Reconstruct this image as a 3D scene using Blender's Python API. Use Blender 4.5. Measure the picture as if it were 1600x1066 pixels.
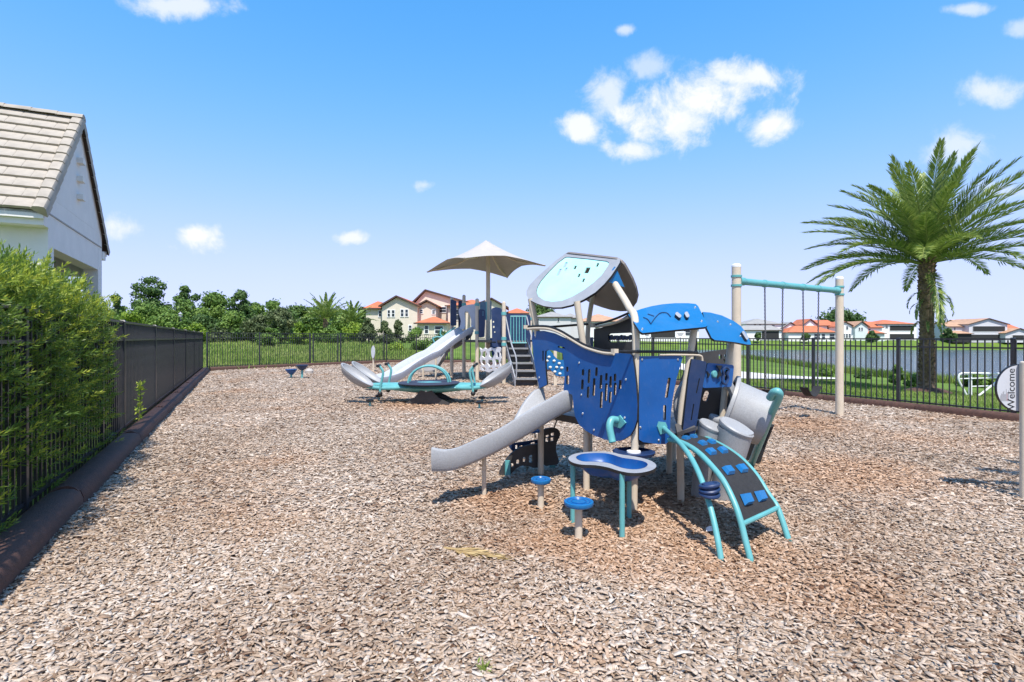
import bpy, bmesh, math, random
import numpy as np
from mathutils import Vector, Matrix, Quaternion

# ---------------------------------------------------------------- clear
for o in list(bpy.data.objects): bpy.data.objects.remove(o)
scene = bpy.context.scene
COL = scene.collection
R = math.radians
random.seed(7); RNG = np.random.default_rng(11)

# ---------------------------------------------------------------- camera
F, CX, HY, CH = 850.0, 800.0, 528.0, 1.5      # focal length in photo pixels, centre column, horizon row, camera height
cam_d = bpy.data.cameras.new('camera'); cam = bpy.data.objects.new('camera', cam_d); COL.objects.link(cam)
cam.location = (0, 0, CH); cam.rotation_euler = (R(90), 0, 0)
cam_d.sensor_width = 36.0; cam_d.lens = 36.0*F/1600.0
cam_d.shift_y = (HY-533.0)/1600.0
cam_d.clip_start = 0.05; cam_d.clip_end = 3000
scene.camera = cam
scene.render.resolution_x = 1024; scene.render.resolution_y = 682

# ---------------------------------------------------------------- light
SUN_EL = R(61); SUN_AZ = R(174)                # azimuth clockwise from +Y: behind the camera, a little to the right
sv = Vector((math.sin(SUN_AZ)*math.cos(SUN_EL), math.cos(SUN_AZ)*math.cos(SUN_EL), math.sin(SUN_EL)))
sd = bpy.data.lights.new('sun', 'SUN'); sd.energy = 4.3; sd.angle = R(0.5); sd.color = (1.0, 0.955, 0.89)
sun = bpy.data.objects.new('sun', sd); COL.objects.link(sun)
sun.rotation_euler = (-sv).to_track_quat('-Z', 'Y').to_euler(); sun.location = (20, -40, 60)

world = bpy.data.worlds.new('World'); scene.world = world; world.use_nodes = True
wn = world.node_tree; wn.nodes.clear()
def N(nt, t, **kw):
    n = nt.nodes.new(t)
    for k, v in kw.items():
        if k.startswith('i_'): n.inputs[k[2:].replace('_', ' ')].default_value = v
        elif k.startswith('n'): n.inputs[int(k[1:])].default_value = v
        else: setattr(n, k, v)
    return n
def mathn(nt, op, a, b=None, c=None, clamp=False):
    n = nt.nodes.new('ShaderNodeMath'); n.operation = op; n.use_clamp = clamp
    for i, v in enumerate((a, b, c)):
        if v is None: continue
        if isinstance(v, (int, float)): n.inputs[i].default_value = v
        else: nt.links.new(v, n.inputs[i])
    return n.outputs[0]
sky = N(wn, 'ShaderNodeTexSky', sky_type='NISHITA', sun_disc=False, sun_elevation=SUN_EL, sun_rotation=SUN_AZ,
        air_density=1.0, dust_density=0.25, ozone_density=4.0, altitude=0.0)
hs = N(wn, 'ShaderNodeHueSaturation', i_Saturation=1.12, i_Value=1.0)
wn.links.new(sky.outputs[0], hs.inputs['Color'])
spc = N(wn, 'ShaderNodeSeparateColor'); wn.links.new(hs.outputs[0], spc.inputs[0]); cbc = N(wn, 'ShaderNodeCombineColor')
KE = .15*2**.57                                              # background strength times exposure
for i_, (a_, pw, b_) in enumerate(((.775, 2.2, .0789), (.947, 1.5, .2107), (1.75, 1.0, .52))):      # overall film-like colour grade of the whole sky
    x_ = mathn(wn, 'POWER', mathn(wn, 'MULTIPLY', spc.outputs[i_], KE), pw)
    wn.links.new(mathn(wn, 'MULTIPLY', mathn(wn, 'DIVIDE', x_, mathn(wn, 'ADD', x_, b_)), a_/KE), cbc.inputs[i_])
tc = N(wn, 'ShaderNodeTexCoord'); sx = N(wn, 'ShaderNodeSeparateXYZ'); wn.links.new(tc.outputs['Generated'], sx.inputs[0])
dx, dy, dz = sx.outputs
dyc = mathn(wn, 'MAXIMUM', dy, 0.02)
u = mathn(wn, 'DIVIDE', dx, dyc); v = mathn(wn, 'DIVIDE', dz, dyc)
nz = N(wn, 'ShaderNodeTexNoise', i_Scale=13.0, i_Detail=10.0, i_Roughness=0.66, i_Distortion=0.3); wn.links.new(tc.outputs['Generated'], nz.inputs['Vector'])
nzb = N(wn, 'ShaderNodeTexNoise', i_Scale=26.0, i_Detail=6.0, i_Roughness=0.6); wn.links.new(tc.outputs['Generated'], nzb.inputs['Vector'])
nn = mathn(wn, 'ADD', mathn(wn, 'MULTIPLY', mathn(wn, 'SUBTRACT', nz.outputs[0], 0.5), 5.0), mathn(wn, 'MULTIPLY', mathn(wn, 'SUBTRACT', nzb.outputs[0], 0.5), 1.5))
# clouds of the photograph as directions: column, row, half width, half height, strength
CLOUDS = [(1020,180,95,56,1.0),(1110,150,110,56,1.0),(1150,122,80,30,.9),(950,150,45,50,.7),(1015,105,40,26,.5),(905,200,36,30,.9),(985,235,55,20,.85),(1060,190,80,40,.9),
          (1195,193,55,28,.95),(310,368,44,24,1.0),(195,357,44,24,.75),(548,372,30,11,.8),(663,289,24,12,.55),
          (285,8,90,22,.75),(1545,140,60,30,.7),(1505,15,45,11,.6),(1590,45,30,16,.5),(1510,225,80,34,.6),(975,46,20,10,.6),(1580,300,60,18,.35)]
tot = None
for (cx, cy, a, b, s) in CLOUDS:
    du = mathn(wn, 'MULTIPLY', mathn(wn, 'SUBTRACT', u, (cx-CX)/F), F/a)
    dv = mathn(wn, 'MULTIPLY', mathn(wn, 'SUBTRACT', v, (HY-cy)/F), F/b)
    r2 = mathn(wn, 'ADD', mathn(wn, 'MULTIPLY', du, du), mathn(wn, 'MULTIPLY', dv, dv))
    m = mathn(wn, 'MULTIPLY', mathn(wn, 'SUBTRACT', 1.2, mathn(wn, 'SQRT', r2)), 1.15)
    m = mathn(wn, 'ADD', m, mathn(wn, 'MULTIPLY', nn, 0.62))
    mr = N(wn, 'ShaderNodeMapRange', interpolation_type='SMOOTHSTEP', clamp=True); wn.links.new(m, mr.inputs[0])
    mr.inputs[1].default_value = 0.10; mr.inputs[2].default_value = 1.2; mr.inputs[4].default_value = s
    tot = mr.outputs[0] if tot is None else mathn(wn, 'MAXIMUM', tot, mr.outputs[0])
tot = mathn(wn, 'MULTIPLY', tot, mathn(wn, 'GREATER_THAN', dy, 0.05))
cmix = N(wn, 'ShaderNodeMix', data_type='RGBA'); wn.links.new(tot, cmix.inputs[0]); wn.links.new(cbc.outputs[0], cmix.inputs[6])
cmix.inputs[7].default_value = (4.7, 4.75, 4.85, 1)
bg = N(wn, 'ShaderNodeBackground', i_Strength=0.15); wn.links.new(cmix.outputs[2], bg.inputs[0])
wo = N(wn, 'ShaderNodeOutputWorld'); wn.links.new(bg.outputs[0], wo.inputs[0])
scene.view_settings.view_transform = 'Standard'; scene.view_settings.look = 'None'
scene.view_settings.gamma = 1.0; scene.view_settings.exposure = 0.57; scene.view_settings.use_curve_mapping = False

# ---------------------------------------------------------------- pixel helpers (directions only; distance from what a thing touches)
def ray(px, py): return np.array([(px-CX)/F, 1.0, (HY-py)/F])
CAM = np.array([0, 0, CH])
def PD(px, py, d): return CAM + ray(px, py)*d
def G(px, py, z=0.0): return PD(px, py, (CH-z)*F/(py-HY))
def plane(p, n):
    p = np.array(p, float); n = np.array(n, float)
    return lambda px, py: CAM + ray(px, py)*(np.dot(n, p-CAM)/np.dot(n, ray(px, py)))
def vplane(a, b):                                # vertical plane through two plan points
    return plane((a[0], a[1], 0), (b[1]-a[1], -(b[0]-a[0]), 0))
def plane3(a, b, c):
    a, b, c = map(np.array, (a, b, c)); return plane(a, np.cross(b-a, c-a))
def zplane(z): return plane((0, 0, z), (0, 0, 1))

# ---------------------------------------------------------------- materials
MATS = {}
def mat(name, c, rough=0.6, var=0.12, scale=8.0, bump=0.0, bscale=60.0, metal=0.0, c2=None, spec=0.5, detail=4.0, coat=0.0, wear=0.0, dust=(.42,.37,.31)):
    if name in MATS: return MATS[name]
    m = bpy.data.materials.new(name); m.use_nodes = True; nt = m.node_tree; b = nt.nodes['Principled BSDF']
    tcn = N(nt, 'ShaderNodeTexCoord'); no = N(nt, 'ShaderNodeTexNoise', i_Scale=scale, i_Detail=detail, i_Roughness=0.6)
    nt.links.new(tcn.outputs['Object'], no.inputs['Vector'])
    rp = N(nt, 'ShaderNodeValToRGB'); rp.color_ramp.elements[0].position = 0.3; rp.color_ramp.elements[1].position = 0.72
    lo = tuple(x*(1-var) for x in c); hi = tuple(min(1, x*(1+var)) for x in c) if c2 is None else c2
    rp.color_ramp.elements[0].color = (*lo, 1); rp.color_ramp.elements[1].color = (*hi, 1)
    nt.links.new(no.outputs[0], rp.inputs[0]); out = rp.outputs[0]
    if wear:                                               # dust, scuffs and sun fading with shapes of their own
        w1 = N(nt, 'ShaderNodeTexNoise', i_Scale=3.2, i_Detail=9.0, i_Roughness=.72, i_Distortion=.8); w2 = N(nt, 'ShaderNodeTexNoise', i_Scale=55.0, i_Detail=3.0); mpw = N(nt, 'ShaderNodeMapping'); mpw.inputs['Scale'].default_value = (1, 1, .25)
        nt.links.new(tcn.outputs['Object'], w1.inputs['Vector']); nt.links.new(tcn.outputs['Object'], mpw.inputs[0]); nt.links.new(mpw.outputs[0], w2.inputs['Vector'])
        f1 = N(nt, 'ShaderNodeMapRange', clamp=True); nt.links.new(w1.outputs[0], f1.inputs[0]); f1.inputs[1].default_value = .46; f1.inputs[2].default_value = .74; f1.inputs[4].default_value = wear
        f2 = N(nt, 'ShaderNodeMapRange', clamp=True); nt.links.new(w2.outputs[0], f2.inputs[0]); f2.inputs[1].default_value = .60; f2.inputs[2].default_value = .78; f2.inputs[4].default_value = wear*1.2
        mw_ = N(nt, 'ShaderNodeMix', data_type='RGBA'); nt.links.new(mathn(nt, 'MAXIMUM', f1.outputs[0], f2.outputs[0]), mw_.inputs[0]); nt.links.new(out, mw_.inputs[6]); mw_.inputs[7].default_value = (*dust, 1); out = mw_.outputs[2]
    nt.links.new(out, b.inputs['Base Color'])
    b.inputs['Roughness'].default_value = rough; b.inputs['Metallic'].default_value = metal
    b.inputs['Specular IOR Level'].default_value = spec; b.inputs['Coat Weight'].default_value = coat
    rn = mathn(nt, 'ADD', mathn(nt, 'MULTIPLY', mathn(nt, 'SUBTRACT', no.outputs[0], 0.5), 0.25), rough)
    nt.links.new(rn, b.inputs['Roughness'])
    if bump:
        n2 = N(nt, 'ShaderNodeTexNoise', i_Scale=bscale, i_Detail=3.0); nt.links.new(tcn.outputs['Object'], n2.inputs['Vector'])
        bn = N(nt, 'ShaderNodeBump', i_Strength=bump, i_Distance=0.01); nt.links.new(n2.outputs[0], bn.inputs['Height']); nt.links.new(bn.outputs[0], b.inputs['Normal'])
    MATS[name] = m; return m
def tintmat(name, cols, rough=0.7, trans=0.0, big=0.0, bigscale=0.5, big_col=None, spec=0.3):
    """colour picked per face through the 'tint' attribute"""
    m = bpy.data.materials.new(name); m.use_nodes = True; nt = m.node_tree; b = nt.nodes['Principled BSDF']
    at = N(nt, 'ShaderNodeAttribute', attribute_name='tint', attribute_type='GEOMETRY')
    rp = N(nt, 'ShaderNodeValToRGB'); el = rp.color_ramp.elements
    for i, c in enumerate(cols):
        p = i/(len(cols)-1)
        e = el[0] if i == 0 else (el[1] if i == len(cols)-1 else el.new(p)); 
    el[0].position = 0; el[-1].position = 1
    for i, e in enumerate(sorted(el, key=lambda e: e.position)): e.color = (*cols[i], 1)
    nt.links.new(at.outputs['Fac'], rp.inputs[0]); out = rp.outputs[0]
    if big:
        tcn = N(nt, 'ShaderNodeTexCoord'); no = N(nt, 'ShaderNodeTexNoise', i_Scale=bigscale, i_Detail=3.0); nt.links.new(tcn.outputs['Object'], no.inputs['Vector'])
        mr = N(nt, 'ShaderNodeMapRange', clamp=True); nt.links.new(no.outputs[0], mr.inputs[0]); mr.inputs[1].default_value = .48; mr.inputs[2].default_value = .68; mr.inputs[4].default_value = big
        mx = N(nt, 'ShaderNodeMix', data_type='RGBA', blend_type='MULTIPLY'); nt.links.new(mr.outputs[0], mx.inputs[0]); nt.links.new(out, mx.inputs[6]); mx.inputs[7].default_value = (*big_col, 1); out = mx.outputs[2]
    nt.links.new(out, b.inputs['Base Color']); b.inputs['Roughness'].default_value = rough; b.inputs['Specular IOR Level'].default_value = spec
    if trans:
        tr = N(nt, 'ShaderNodeBsdfTranslucent'); nt.links.new(out, tr.inputs['Color']); ms = N(nt, 'ShaderNodeMixShader', n0=trans)
        nt.links.new(b.outputs[0], ms.inputs[1]); nt.links.new(tr.outputs[0], ms.inputs[2]); nt.links.new(ms.outputs[0], nt.nodes['Material Output'].inputs[0])
    MATS[name] = m; return m

# ---------------------------------------------------------------- objects
BASE = {}
def thing(name, label, cat, base, group=None):
    o = bpy.data.objects.new(name, None); COL.objects.link(o); o.empty_display_size = 0.1
    o.location = tuple(base); BASE[o.name] = np.array(base, float); o['label'] = label; o['category'] = cat
    if group: o['group'] = group
    return o
def tag(o, label, cat, group=None):
    o['label'] = label; o['category'] = cat
    if group: o['group'] = group
    return o
def base_of(p): return BASE[p.name]
def link_mesh(name, me, parent=None, loc=None):
    o = bpy.data.objects.new(name, me); COL.objects.link(o)
    if parent is not None: o.parent = parent
    if loc is not None: o.location = tuple(loc)
    return o
class MB:
    def __init__(s): s.v = []; s.f = []; s.m = []
    def add(s, vs, fs, mi=0):
        k = len(s.v); s.v += [tuple(map(float, p)) for p in vs]; s.f += [tuple(i+k for i in f) for f in fs]; s.m += [mi]*len(fs); return s
    def box(s, c, size, rz=0.0, mi=0, taper=1.0):
        x, y, z = [q/2 for q in size]; ca, sa = math.cos(rz), math.sin(rz); vs = []
        for dz in (-z, z):
            t = taper if dz > 0 else 1
            for dx_, dy_ in ((-x,-y),(x,-y),(x,y),(-x,y)):
                dx2, dy2 = dx_*t, dy_*t
                vs.append((c[0]+dx2*ca-dy2*sa, c[1]+dx2*sa+dy2*ca, c[2]+dz))
        return s.add(vs, [(0,3,2,1),(4,5,6,7),(0,1,5,4),(1,2,6,5),(2,3,7,6),(3,0,4,7)], mi)
    def bar(s, a, b, w, h, up=(0,0,1), mi=0):
        a = np.array(a, float); b = np.array(b, float); t = b-a; t /= np.linalg.norm(t); up = np.array(up, float)
        sd_ = np.cross(t, up); sd_ /= np.linalg.norm(sd_); u_ = np.cross(sd_, t)
        vs = [p+sd_*i*w/2+u_*j*h/2 for p in (a, b) for i, j in ((-1,-1),(1,-1),(1,1),(-1,1))]
        return s.add(vs, [(0,1,2,3),(7,6,5,4),(0,4,5,1),(1,5,6,2),(2,6,7,3),(3,7,4,0)], mi)
    def tube(s, path, r, n=10, caps=True, closed=False, mi=0):
        P = [np.array(p, float) for p in path]; K = len(P); rs = r if hasattr(r, '__len__') else [r]*K
        T = []
        for i in range(K):
            a = P[(i-1) % K] if closed else P[max(i-1, 0)]; b = P[(i+1) % K] if closed else P[min(i+1, K-1)]
            t = b-a; T.append(t/(np.linalg.norm(t)+1e-9))
        ref = np.array([0,0,1.0]) if abs(T[0][2]) < .9 else np.array([1.0,0,0])
        u_ = np.cross(ref, T[0]); u_ /= np.linalg.norm(u_); vs = []
        for i in range(K):
            u_ = u_-T[i]*np.dot(u_, T[i]); u_ /= np.linalg.norm(u_)+1e-9; w = np.cross(T[i], u_)
            for j in range(n):
                a = 2*math.pi*j/n; vs.append(P[i]+(u_*math.cos(a)+w*math.sin(a))*rs[i])
        fs = []
        for i in range(K if closed else K-1):
            i2 = (i+1) % K
            for j in range(n):
                j2 = (j+1) % n; fs.append((i*n+j, i*n+j2, i2*n+j2, i2*n+j))
        if caps and not closed: fs += [tuple(range(n-1, -1, -1)), tuple((K-1)*n+j for j in range(n))]
        return s.add(vs, fs, mi)
    def lathe(s, prof, c, axis=(0,0,1), n=20, mi=0, sx=1.0):
        ax = np.array(axis, float); ax /= np.linalg.norm(ax); ref = np.array([0,0,1.0]) if abs(ax[2]) < .9 else np.array([1.0,0,0])
        u_ = np.cross(ref, ax); u_ /= np.linalg.norm(u_); w = np.cross(ax, u_); c = np.array(c, float); vs = []
        for (r, h) in prof:
            for j in range(n):
                a = 2*math.pi*j/n; vs.append(c+ax*h+(u_*math.cos(a)*sx+w*math.sin(a))*r)
        fs = []
        for i in range(len(prof)-1):
            for j in range(n):
                j2 = (j+1) % n; fs.append((i*n+j, i*n+j2, (i+1)*n+j2, (i+1)*n+j))
        fs += [tuple(range(n-1, -1, -1)), tuple((len(prof)-1)*n+j for j in range(n))]
        return s.add(vs, fs, mi)
    def ell(s, c, r, n=12, k=8, mi=0):
        pr = [(math.sin(math.pi*(i+.02)/(k+.04))*1.0, -math.cos(math.pi*(i+.02)/(k+.04))) for i in range(k+1)]
        vs = []; fs = []
        for (q, h) in pr:
            for j in range(n):
                a = 2*math.pi*j/n; vs.append((c[0]+q*math.cos(a)*r[0], c[1]+q*math.sin(a)*r[1], c[2]+h*r[2]))
        for i in range(k):
            for j in range(n):
                j2 = (j+1) % n; fs.append((i*n+j, i*n+j2, (i+1)*n+j2, (i+1)*n+j))
        return s.add(vs, fs, mi)
    def prism(s, pts, ext, mi=0):
        k = len(pts); e = np.array(ext, float); vs = [np.array(p, float) for p in pts]; vs += [p+e for p in vs]
        return s.add(vs, [tuple(range(k)), tuple(range(2*k-1, k-1, -1))]+[(i, i+k, (i+1) % k+k, (i+1) % k) for i in range(k)], mi)
    def mesh(s, name, mats, base=(0,0,0), smooth=35):
        me = bpy.data.meshes.new(name); b = np.array(base, float)
        me.from_pydata([tuple(np.array(p)-b) for p in s.v], [], s.f)
        for m in (mats if isinstance(mats, (list, tuple)) else [mats]): me.materials.append(m)
        if any(s.m): me.polygons.foreach_set('material_index', s.m)
        bm = bmesh.new(); bm.from_mesh(me); bmesh.ops.recalc_face_normals(bm, faces=bm.faces); bm.to_mesh(me); bm.free()
        if smooth: me.shade_smooth(); me.set_sharp_from_angle(angle=R(smooth))
        me.update(); return me
    def obj(s, name, mats, parent=None, smooth=35, base=None):
        """part: vertices given in world coordinates, stored relative to the thing"""
        if parent is None:
            b = np.array(base if base is not None else (0,0,0), float)
            o = link_mesh(name, s.mesh(name, mats, b, smooth), None, b); BASE[o.name] = b
        else:
            b = base_of(parent); o = link_mesh(name, s.mesh(name, mats, b, smooth), parent); BASE[o.name] = b
        return o
def smoothpath(pts, n=6, closed=False):
    P = [np.array(p, float) for p in pts]; K = len(P); out = []
    for i in range(K if closed else K-1):
        p0 = P[(i-1) % K] if closed or i > 0 else P[0]*2-P[1]; p1 = P[i]; p2 = P[(i+1) % K]
        p3 = P[(i+2) % K] if closed or i+2 < K else P[-1]*2-P[-2]
        for j in range(n):
            t = j/n; out.append(.5*((2*p1)+(-p0+p2)*t+(2*p0-5*p1+4*p2-p3)*t*t+(-p0+3*p1-3*p2+p3)*t**3))
    if not closed: out.append(P[-1])
    return out
def rounded(pts, r, n=4):
    P = [np.array(p, float) for p in pts]; K = len(P); out = []
    for i in range(K):
        a, b, c = P[i-1], P[i], P[(i+1) % K]; d1 = a-b; d2 = c-b; l1 = np.linalg.norm(d1); l2 = np.linalg.norm(d2)
        q = min(r, l1*.49, l2*.49); s_, e = b+d1/l1*q, b+d2/l2*q
        for j in range(n+1):
            t = j/n; out.append((1-t)**2*s_+2*t*(1-t)*b+t*t*e)
    return out
def slot(x, y, w, h, ang=0.0, n=4):
    """rounded slot outline in pixels, half sizes"""
    r = min(w, h)*.95; pts = rounded([(-w,-h),(w,-h),(w,h),(-w,h)], r, n); ca, sa = math.cos(R(ang)), math.sin(R(ang))
    return [(x+p[0]*ca-p[1]*sa, y+p[0]*sa+p[1]*ca) for p in pts]
def panel(name, outline, holes, mp, th, face_mat, edge_mat, parent, smooth=0):
    """a sheet of plate cut to an outline with holes; mp turns outline coordinates into space; th = thickness away from the camera"""
    bm = bmesh.new(); edges = []
    b = base_of(parent) if parent else np.zeros(3)
    for loop in [outline]+list(holes):
        vs = [bm.verts.new(Vector(mp(p[0], p[1])-b)) for p in loop]
        edges += [bm.edges.new((vs[i], vs[(i+1) % len(vs)])) for i in range(len(vs))]
    bmesh.ops.triangle_fill(bm, use_beauty=True, use_dissolve=False, edges=edges)
    bm.normal_update(); c = Vector(CAM-b)
    nrm = Vector((0,0,0))
    for f in bm.faces: nrm += f.normal*f.calc_area()*(1 if f.normal.dot(c-f.calc_center_median()) > 0 else -1)
    nrm.normalize(); front = list(bm.faces)
    r = bmesh.ops.extrude_face_region(bm, geom=front)
    for v_ in [g for g in r['geom'] if isinstance(g, bmesh.types.BMVert)]: v_.co -= nrm*th
    bm.normal_update(); bmesh.ops.recalc_face_normals(bm, faces=bm.faces)
    for f in bm.faces: f.material_index = 1 if abs(f.normal.dot(nrm)) < .5 else 0
    me = bpy.data.meshes.new(name); bm.to_mesh(me); bm.free(); me.materials.append(face_mat); me.materials.append(edge_mat)
    if smooth: me.shade_smooth(); me.set_sharp_from_angle(angle=R(smooth))
    o = link_mesh(name, me, parent); BASE[o.name] = b; return o
def leafmesh(name, C, Tn, Wd, L, W, tint, material, bend=0.0, parent=None, tri=False):
    """many leaves in one mesh. C base points, Tn length direction, Wd width direction, L, W arrays"""
    n = len(C); L = np.broadcast_to(L, n)[:, None]; W = np.broadcast_to(W, n)[:, None]
    if tri:
        V = np.stack([C-Wd*W*.5, C+Wd*W*.5, C+Tn*L], 1).reshape(-1, 3); k = 3
    else:
        V = np.stack([C, C+Tn*L*.45+Wd*W*.5, C+Tn*L, C+Tn*L*.45-Wd*W*.5], 1).reshape(-1, 3); k = 4
    return rawmesh(name, V, n, k, tint, material, parent)
def rawmesh(name, V, nf, k, tint, material, parent=None, loops=None):
    b = base_of(parent) if parent is not None else np.zeros(3)
    me = bpy.data.meshes.new(name); me.vertices.add(len(V)); me.vertices.foreach_set('co', (V-b).astype(np.float32).ravel())
    nl = nf*k; me.loops.add(nl); me.polygons.add(nf)
    me.loops.foreach_set('vertex_index', (np.arange(nl) if loops is None else loops.ravel()).astype(np.int32))
    me.polygons.foreach_set('loop_start', (np.arange(nf)*k).astype(np.int32))
    at = me.attributes.new('tint', 'FLOAT', 'FACE'); at.data.foreach_set('value', np.asarray(tint, np.float32))
    me.materials.append(material); me.update(calc_edges=True)
    o = link_mesh(name, me, parent); BASE[o.name] = b; return o
def unit(a): return a/(np.linalg.norm(a, axis=-1, keepdims=True)+1e-9)
def rdir(n): return unit(RNG.normal(size=(n, 3)))
def copy_tree(o, parent=None):
    c = o.copy(); COL.objects.link(c); c.parent = parent
    for ch in list(o.children): copy_tree(ch, c)
    return c
# ================================================================ materials
BLUE = mat('blue_board', (.005, .082, .29), .36, .10, 5, wear=.06); BLUE2 = mat('light_blue_board', (.006, .135, .35), .40, .08, 5, wear=.06)  # second blue is a lighter tone of the board
NAVY = mat('navy_board', (.010, .030, .095), .45, .15, 5, wear=.06); TEAL = mat('teal_paint', (.11, .36, .36), .40, .08, 6, wear=.10)
BEIGE = mat('beige_paint', (.60, .51, .39), .45, .06, 5, spec=.4, wear=.22, dust=(.36,.30,.23)); PLAST = mat('speckled_grey_plastic', (.335, .34, .345), .5, .22, 160, detail=2, wear=.28, dust=(.26,.235,.205))
GREYB = mat('grey_board', (.30, .31, .33), .5, .12, 6, wear=.15); MINT = mat('mint_board', (.42, .80, .76), .45, .07, 5, wear=.12, dust=(.55,.6,.55))
DGREY = mat('dark_grey_board', (.050, .047, .046), .5, .2, 6); BLACK = mat('black_plastic', (.012, .012, .013), .5, .2, 20)
FENCE = mat('black_powder_coat', (.026, .026, .031), .32, .2, 12); STEEL = mat('steel', (.62, .62, .62), .35, .1, 20, metal=1)
CURB = mat('brown_recycled_plastic', (.085, .040, .028), .8, .35, 18, bump=.6, bscale=90); RUBBER = mat('black_rubber_mat', (.022, .021, .021), .85, .3, 30, bump=.4, bscale=220)
STUCCO = mat('white_stucco', (.72, .70, .67), .9, .05, 3, bump=.35, bscale=70); CREAM = mat('cream_stucco', (.66, .59, .48), .9, .05, 2)
WHITEP = mat('white_paint', (.76, .76, .75), .5, .05, 5); CONC = mat('pale_concrete', (.62, .59, .54), .9, .1, 3, bump=.3, bscale=40)
CANV = mat('beige_shade_fabric', (.42, .385, .35), .9, .06, 6)
TILE = mat('grey_roof_tile', (.37, .325, .265), .85, .25, 2.5, bump=.4, bscale=40)
RED = mat('terracotta_roof', (.50, .150, .065), .8, .2, .9); TAN = mat('tan_tile_roof', (.46, .27, .16), .8, .2, .9); GREYR = mat('grey_tile_roof', (.30, .29, .27), .85, .15, .9)
GLASS = mat('dark_window_glass', (.03, .04, .05), .12, .3, 2); SCREEN = mat('dark_insect_screen', (.022, .022, .022), .8, .2, 3); TRIM = mat('brown_trim', (.07, .04, .03), .7, .2, 3)
BARK = mat('bark', (.13, .10, .075), .95, .4, 9, bump=.8, bscale=20)
def banded(m, sc, strength):                       # tile courses as relief on far roofs
    nt = m.node_tree; b = nt.nodes['Principled BSDF']; t = N(nt, 'ShaderNodeTexCoord'); w = N(nt, 'ShaderNodeTexWave', wave_type='BANDS', bands_direction='Z', i_Scale=sc, i_Distortion=.4)
    nt.links.new(t.outputs['Object'], w.inputs['Vector']); bn = N(nt, 'ShaderNodeBump', i_Strength=strength, i_Distance=.08); nt.links.new(w.outputs[0], bn.inputs['Height']); nt.links.new(bn.outputs[0], b.inputs['Normal'])
for m_ in (RED, TAN, GREYR): banded(m_, 1.3, .6)

# ================================================================ terrain
def sst(x): x = np.clip(x, 0, 1); return x*x*(3-2*x)
LAKE = np.array([(44,100),(40,78),(36.5,60),(35,50),(35.4,44),(37,38),(39,31),(42,22),(55,10),(90,-20),(260,-40),(330,100),(330,163),(120,161),(46,160),(42,130)], float)
WATER_Z = -2.1
def lake_sd(X, Y):
    d = np.full(X.shape, 1e9); ins = np.zeros(X.shape, bool); n = len(LAKE)
    for i in range(n):
        a, b = LAKE[i], LAKE[(i+1) % n]; e = b-a; t = np.clip(((X-a[0])*e[0]+(Y-a[1])*e[1])/(e@e), 0, 1)
        d = np.minimum(d, np.hypot(X-a[0]-t*e[0], Y-a[1]-t*e[1]))
        c = ((a[1] > Y) != (b[1] > Y)) & (X < (b[0]-a[0])*(Y-a[1])/(b[1]-a[1]+1e-12)+a[0]); ins ^= c
    return np.where(ins, -d, d)
def H(X, Y):
    X = np.asarray(X, float); Y = np.asarray(Y, float); sd_ = lake_sd(X, Y)
    s = (X+.5*Y-14.15)/1.118
    left = 1.15*sst((Y-30)/34)*sst((-X+16)/24) + .35*sst((Y-25)/10)*sst((-X-6)/5)*.0
    far = .7*sst((Y-120)/40)
    land = np.maximum(left, far)
    L = np.where(Y > 125, 15, 36.0); L = np.where((Y > 80) & (Y <= 125), 26, L)
    w = np.clip(1-sd_/L, 0, 1); w = np.where(Y > 80, sst(w), w**1.05)
    z = land*(1-w)+(WATER_Z-.02)*w
    return np.where(sd_ < 0, WATER_Z-np.clip(-sd_*.25, 0, 1.6), z)
def h1(x, y): return float(H(np.array([x]), np.array([y]))[0])-.03
def GH(px, py):
    r = ray(px, py); d = 2.0
    while d < 600:
        p = CAM+r*d
        if p[2] <= h1(p[0], p[1]): break
        d += .02+d*.004
    p = CAM+r*d; p[2] = h1(p[0], p[1]); return p
def field_axis(lim, n, k): t = np.linspace(-1, 1, n); return lim*np.sinh(k*t)/np.sinh(k)
gx = field_axis(900, 280, 4.6); gy = np.concatenate([np.linspace(-60, -4, 12), np.linspace(-2, 60, 90), 60+field_axis(1500, 361, 5.2)[181:]])
XX, YY = np.meshgrid(gx, gy); ZZ = H(XX, YY)-.03
nv = XX.size; cols_ = len(gx); ii = np.arange(nv).reshape(XX.shape)
q = np.stack([ii[:-1, :-1], ii[:-1, 1:], ii[1:, 1:], ii[1:, :-1]], -1).reshape(-1, 4)
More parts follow.
